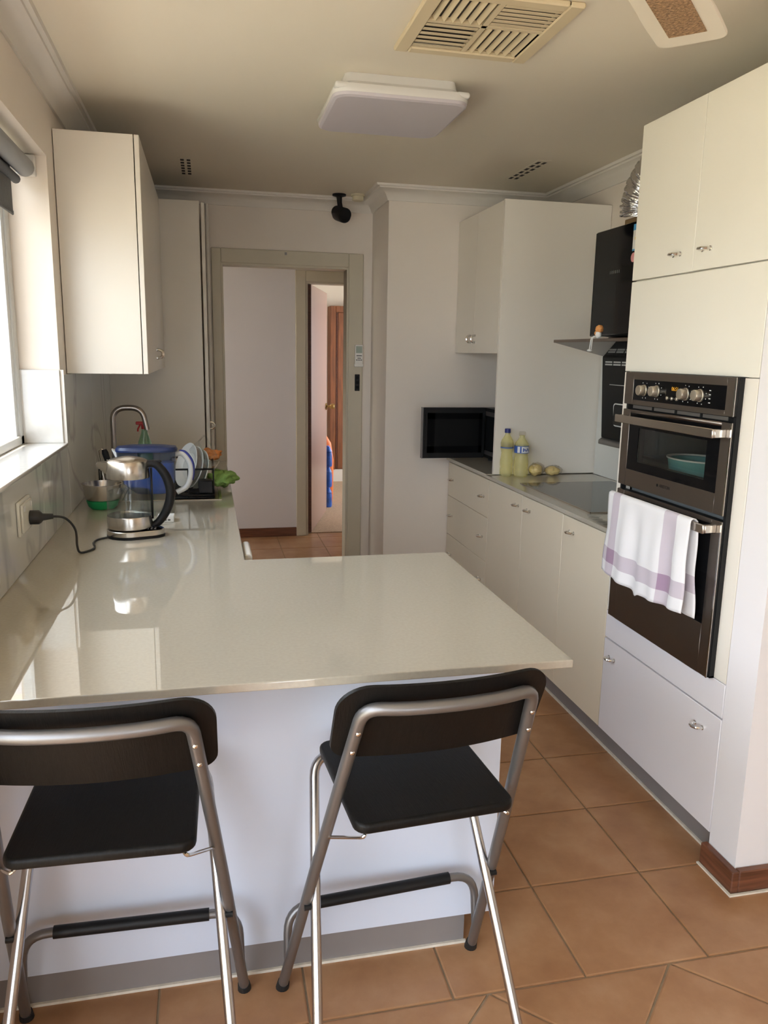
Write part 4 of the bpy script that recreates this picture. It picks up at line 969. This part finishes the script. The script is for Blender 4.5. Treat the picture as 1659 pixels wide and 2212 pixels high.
# knives in a stand
ks = thing('knife_stand', 'black wire stand holding kitchen knives near the tap', 'knife stand', (.115, 3.50, ZC))
m = MB()
for (x, y) in ((.085, 3.47), (.145, 3.47), (.145, 3.53), (.085, 3.53)): m.tube([(x, y, ZC+.0006), (x, y, ZC+.135)], .003, 6)
for zz in (.004, .06, .132): m.tube([(.085, 3.47, ZC+zz), (.145, 3.47, ZC+zz), (.145, 3.53, ZC+zz), (.085, 3.53, ZC+zz)], .003, 6, True)
m.build('wire_frame', 'black_plastic', ks)
MB().box(.085, .145, 3.47, 3.53, ZC+.0006, ZC+.003).build('tray', 'black_plastic', ks, flat=True)
def knife(x0, x1, label):
    t = thing('kitchen_knife', label, 'knife', (x1, 3.5, ZC+.01), 'knives in the wire stand'); d = Vector((x0-x1, 0, .115)).normalized(); p = Vector((x1, 3.50, ZC+.112))
    MB().tube([p, p+d*.03, p+d*.09, p+d*.105], [.009, .0085, .010, .007], 10, sy=1.4).build('handle', 'black_plastic', t)
    e = Vector((x1+.006, 3.50, ZC+.008)); MB().raw([p+Vector((-.009, -.001, 0)), p+Vector((.009, -.001, 0)), e+Vector((.004, -.001, 0)), p+Vector((-.009, .001, 0)), p+Vector((.009, .001, 0)), e+Vector((.004, .001, 0))], [(0, 1, 2), (5, 4, 3), (0, 3, 4, 1), (1, 4, 5, 2), (2, 5, 3, 0)]).build('blade', 'chrome', t, flat=True)
    for q in (.02, .06): MB().ball(p+d*q+Vector((0, -.011, 0)), .0025, .0015, .0025, 8, 5).build('rivet', 'chrome', t)
knife(.103, .132, 'black riveted knife handle leaning toward the tap')
tag(MB().tube(fillet([(.105, 3.515, ZC+.02), (.085, 3.52, ZC+.17), (.08, 3.52, ZC+.21), (.098, 3.52, ZC+.215), (.105, 3.515, ZC+.15)], .012, 4), .0025, 6).build('wire_whisk', 'chrome'), 'looped wire whisk standing in the knife stand', 'whisk')
# tap
tp = thing('kitchen_tap', 'gooseneck steel kitchen tap against the splashback', 'tap', (.125, 3.70, ZC))
MB().tube(fillet([(.125, 3.70, ZC+.03), (.125, 3.70, 1.276), (.252, 3.695, 1.276), (.272, 3.69, 1.178)], [0, .06, .055, 0], 9), .0125, 16).build('spout', 'tap_steel', tp)
MB().lathe([(.026, ZC+.0006), (.026, ZC+.006), (.02, ZC+.012), (.0195, ZC+.06), (.015, ZC+.066)], (.125, 3.70, 0), 22).build('tap_body', 'tap_steel', tp)
MB().tube([(.143, 3.70, ZC+.04), (.175, 3.69, ZC+.05), (.205, 3.685, ZC+.075)], [.007, .006, .005], 10).build('lever', 'tap_steel', tp)
sk_ = thing('kitchen_sink', 'stainless sink tray set in the worktop below the tap', 'sink', (.36, 3.7, ZC))
ringm = MB().box(.16, .175, 3.42, 3.98, ZC+.0003, ZC+.0035, .001).box(.575, .59, 3.42, 3.98, ZC+.0003, ZC+.0035, .001).box(.175, .575, 3.42, 3.435, ZC+.0003, ZC+.0035, .001).box(.175, .575, 3.965, 3.98, ZC+.0003, ZC+.0035, .001).build('rim', 'steel', sk_)
MB().box(.175, .575, 3.435, 3.965, ZC+.0003, ZC+.0010).build('drainer', 'tap_steel', sk_, flat=True)
# spray bottle
sb = thing('spray_bottle', 'clear green spray bottle with red trigger behind the tap', 'spray bottle', (.243, 3.90, ZC))
MB().lathe([(.034, ZC+.0014), (.037, ZC+.01), (.037, ZC+.16), (.030, ZC+.20), (.015, ZC+.245), (.013, ZC+.262)], (.243, 3.90, 0), 24).build('bottle_body', 'soap_clear', sb)
MB().lathe([(.032, ZC+.003), (.035, ZC+.012), (.035, ZC+.15), (.033, ZC+.165)], (.243, 3.90, 0), 24).build('liquid', 'soap_green', sb)
MB().lathe([(.014, ZC+.2622), (.014, ZC+.282)], (.243, 3.90, 0), 16).box(.205, .256, 3.892, 3.908, ZC+.282, ZC+.297, .003).tube([(.225, 3.90, ZC+.282), (.214, 3.90, ZC+.262), (.213, 3.90, ZC+.25)], .004, 8).build('trigger_head', 'red_plastic', sb)
# dish rack
dk = thing('dish_rack', 'black wire dish rack holding plates by the sink', 'dish rack', (.46, 3.63, ZC))
rx0, rx1, ry0, ry1 = .366, .556, 3.44, 3.84; zb, zt = ZC+.018, ZC+.132
m = MB()
for zz in (zb, zt): m.tube(fillet([(rx0, ry0, zz), (rx1, ry0, zz), (rx1, ry1, zz), (rx0, ry1, zz)], .015, 4, True), .0042, 8, True)
for (x, y) in ((rx0, ry0+.03), (rx1, ry0+.03), (rx0, ry1-.03), (rx1, ry1-.03), (.45, ry0), (.45, ry1)): m.tube([(x, y, ZC+.0045), (x, y, zt)], .0032, 8)
m.build('wire_frame', 'black_plastic', dk)
m = MB()
for k in range(11): y = ry0+.03+k*.034; m.tube([(rx0, y, zb), (rx1, y, zb)], .0018, 6)
for k in range(5): x = rx0+.03+k*.033; m.tube([(x, ry0, zb-.003), (x, ry1, zb-.003)], .0018, 6)
m.build('base_wires', 'black_plastic', dk)
MB().box(rx0-.004, rx1+.004, ry0-.004, ry1+.004, ZC+.0042, ZC+.011, .003).build('drip_tray', 'black_plastic', dk)
MB().box(rx1-.065, rx1-.004, ry0+.008, ry0+.075, zb+.006, zb+.062, .004).build('cutlery_cup', 'black_plastic', dk)
def plate(c, r, nrm, label):
    mb = MB().lathe([(.001, 0), (r*.6, 0), (r*.66, .006), (r, .016), (r+.001, .018), (r*.98, .019), (r*.64, .009), (r*.58, .003), (.001, .003)], (0, 0, 0), 40)
    M = Matrix.Translation(c) @ Vector(nrm).to_track_quat('Z', 'Y').to_matrix().to_4x4()
    mb.v = [tuple(M @ Vector(v)) for v in mb.v]; tag(mb.build('plate', 'plate_white'), label, 'plate', 'plates standing in the dish rack')
PN = Vector((-.86, -.42, .30)).normalized()
plate((.452, 3.63, zb+.104), .100, PN, 'white plate closest to the jug in the dish rack'); plate(Vector((.452, 3.63, zb+.100))-PN*.032, .097, PN, 'white plate in the middle of the dish rack'); plate(Vector((.452, 3.63, zb+.096))-PN*.062, .092, PN, 'white plate furthest right in the dish rack')
gdsh = thing('glass_dish', 'clear glass dish tipped up on the dish rack', 'dish', (.49, 3.66, zt))
M = Matrix.Translation((.492, 3.50, ZC+.175)) @ Matrix.Scale(1.2, 4) @ Matrix.Rotation(math.radians(62), 4, 'Y') @ Matrix.Rotation(math.radians(10), 4, 'X')
mb = MB().loft([[(x, y, 0) for x, y in rrect(.09, .13, .02, 5)], [(x, y, .045) for x, y in rrect(.105, .145, .024, 5)], [(x, y, .047) for x, y in rrect(.112, .152, .026, 5)]], False); mb.raw([(x, y, 0) for x, y in rrect(.09, .13, .02, 5)], [tuple(range(24))])
mb.v = [tuple(M @ Vector(v)) for v in mb.v]; mb.build('dish_wall', 'clear_glass', gdsh)
rim = MB().tube([(x, y, .047) for x, y in rrect(.112, .152, .026, 5)], .003, 8, True); rim.v = [tuple(M @ Vector(v)) for v in rim.v]; rim.build('dish_rim', 'clear_glass', gdsh)
def cloth_heap(name, m, c, r, seed, label, lean=0):
    mb = MB().ball(c, r[0], r[1], r[2], 44, 28, .32, 2.2, seed)
    mb.v = [(v[0]+.006*noise.noise(Vector(v)*60), v[1], max(ZC+.0006, v[2]+.010*noise.noise(Vector((v[0]*45, v[1]*20, seed))))) for v in mb.v]
    tag(mb.build(name, m, ang=1.5), label, 'cloth')
cloth_heap('dish_cloth', 'green_cloth', (.598, 3.70, ZC+.052), (.066, .085, .034), 3.3, 'crumpled green dish cloth at the worktop edge')
cloth_heap('dish_cloth', 'orange_cloth', (.545, 3.80, ZC+.150), (.05, .05, .026), 8.1, 'crumpled orange dish cloth on the dish rack')
pk = thing('sachet_box', 'small white printed box lying behind the kettle', 'box', (.385, 3.02, ZC))
MB().box(.345, .405, 2.985, 3.045, ZC+.0006, ZC+.022, .001).build('carton', 'label_white', pk)
mk = MB()
for k in range(3): mk.box(.355+k*.014, .364+k*.014, 2.9845, 2.9852, ZC+.006, ZC+.012)
mk.build('print', 'dark_mark', pk, flat=True)
tag(MB().prism(rrect(.026, .30, .010, 4, .655, .74), 'y', 2.50, 2.68, .004, 2).build('door_caddy', 'white_plastic'), 'slim white plastic caddy beside the inner worktop corner', 'caddy')
# roller blind
rb = thing('roller_blind', 'dark grey roller blind rolled up at the window head', 'blind', (-.08, 2.3, 2.15))
MB().tube([(-.068, WY0+.02, 2.155), (-.068, 3.165, 2.155)], .032, 20).build('rolled_tube', 'blind_tube', rb)
fab = MB().box(-.1015, -.0995, WY0+.03, 3.085, 1.985, 2.155).build('fabric', 'blind_grey', rb, flat=True)
MB().box(-.104, -.097, WY0+.03, 3.085, 1.98, 1.997, .003).build('hem_bar', 'blind_grey', fab)
MB().tube([(-.095, WY0+.03, 2.11), (-.095, 3.14, 2.11)], .016, 12).build('fabric_fold', 'blind_grey', rb)
MB().box(-.10, -.035, 3.168, 3.1985, 2.13, 2.1999, .004).build('bracket', 'white_plastic', rb)

# ================================================================== BEYOND THE DOORWAY
wb = thing('wardrobe', 'reddish timber wardrobe in the far bedroom', 'wardrobe', (2.6, 9.4, 0))
MB().box(1.955, 3.2, 9.30, 9.495, .155, 2.06).build('frame', 'wardrobe_wood', wb, flat=True)
MB().box(1.955, 2.02, 9.27, 9.2995, .155, 2.06, .004).box(2.02, 3.2, 9.27, 9.2995, 1.99, 2.06, .004).build('casing', 'wardrobe_wood', wb)
MB().box(2.045, 2.60, 9.285, 9.2995, .16, 1.985, .003).build('sliding_door', 'wardrobe_wood', wb)
MB().box(2.028, 2.040, 9.275, 9.2995, .16, 1.985).build('track_edge', 'brown_wood', wb, flat=True)
MB().box(1.94, 3.2, 9.29, 9.495, .006, .154).build('plinth', 'cornice', wb, flat=True)
def wpack(k):
    z0 = .0065+k*.205; t = thing('water_pack', ['bottom', 'middle', 'top'][k]+' shrink-wrapped pack of blue water bottles behind the brown door', 'water pack', (1.67, 7.78, z0), 'stacked packs of bottled water')
    for i in range(2):
        for j in range(2):
            x, y = 1.632+i*.072, 7.72+j*.072
            MB().lathe([(.030, z0), (.034, z0+.01), (.034, z0+.12), (.030, z0+.14), (.034, z0+.15), (.015, z0+.19), (.014, z0+.20)], (x, y, 0), 12).build('bottle', 'blue_film', t)
    MB().loft([[(x, y, zz) for x, y in rrect(.148*s, .148*s, .03, 4, 1.668, 7.756)] for (zz, s) in ((z0+.0005, .97), (z0+.02, 1), (z0+.13, 1), (z0+.17, .85))], False).build('shrink_wrap', 'clear_film', t)
for k in range(3): wpack(k)
og = thing('shopping_bag', 'orange bag standing behind the water packs', 'bag', (1.70, 8.0, 0))
MB().loft([[(x, y, zz) for x, y in rrect(.20*s, .16*s, .04, 5, 1.690+o_, 8.02)] for (zz, s, o_) in ((.0065, .9, 0), (.05, 1, 0), (.45, 1.0, .005), (.62, .8, 0), (.70, .45, -.01))]).build('bag_body', 'orange_bag', og)
MB().tube(smooth_path([(1.635, 8.02, .66), (1.645, 8.02, .76), (1.695, 8.02, .77), (1.715, 8.02, .68)], 6), .008, 8).build('bag_handle', 'black_plastic', og)
# board fences; the near one is added to block sky light at the window
def fence(x, y0, n, h, label):
    fe = thing('added_fence', label, 'fence', (x, y0, -.08))
    for k in range(n): MB().box(x-.03, x, y0+k*.32, y0+k*.32+.312, -.08, h).build('board', 'fence', fe, flat=True)
    for k in range(0, n+1, 6): MB().box(x-.13, x-.031, y0+k*.32, y0+k*.32+.09, -.084, h-.05).build('post', 'fence', fe, flat=True)
fence(-2.7, -.5, 31, 1.95, 'cream board fence added outside the kitchen window to block sky light')
fence(-7.4, -7.0, 25, 1.75, 'cream board fence at the far side of the yard')
for o in bpy.data.objects:
    if '_local' in o.keys(): del o['_local']
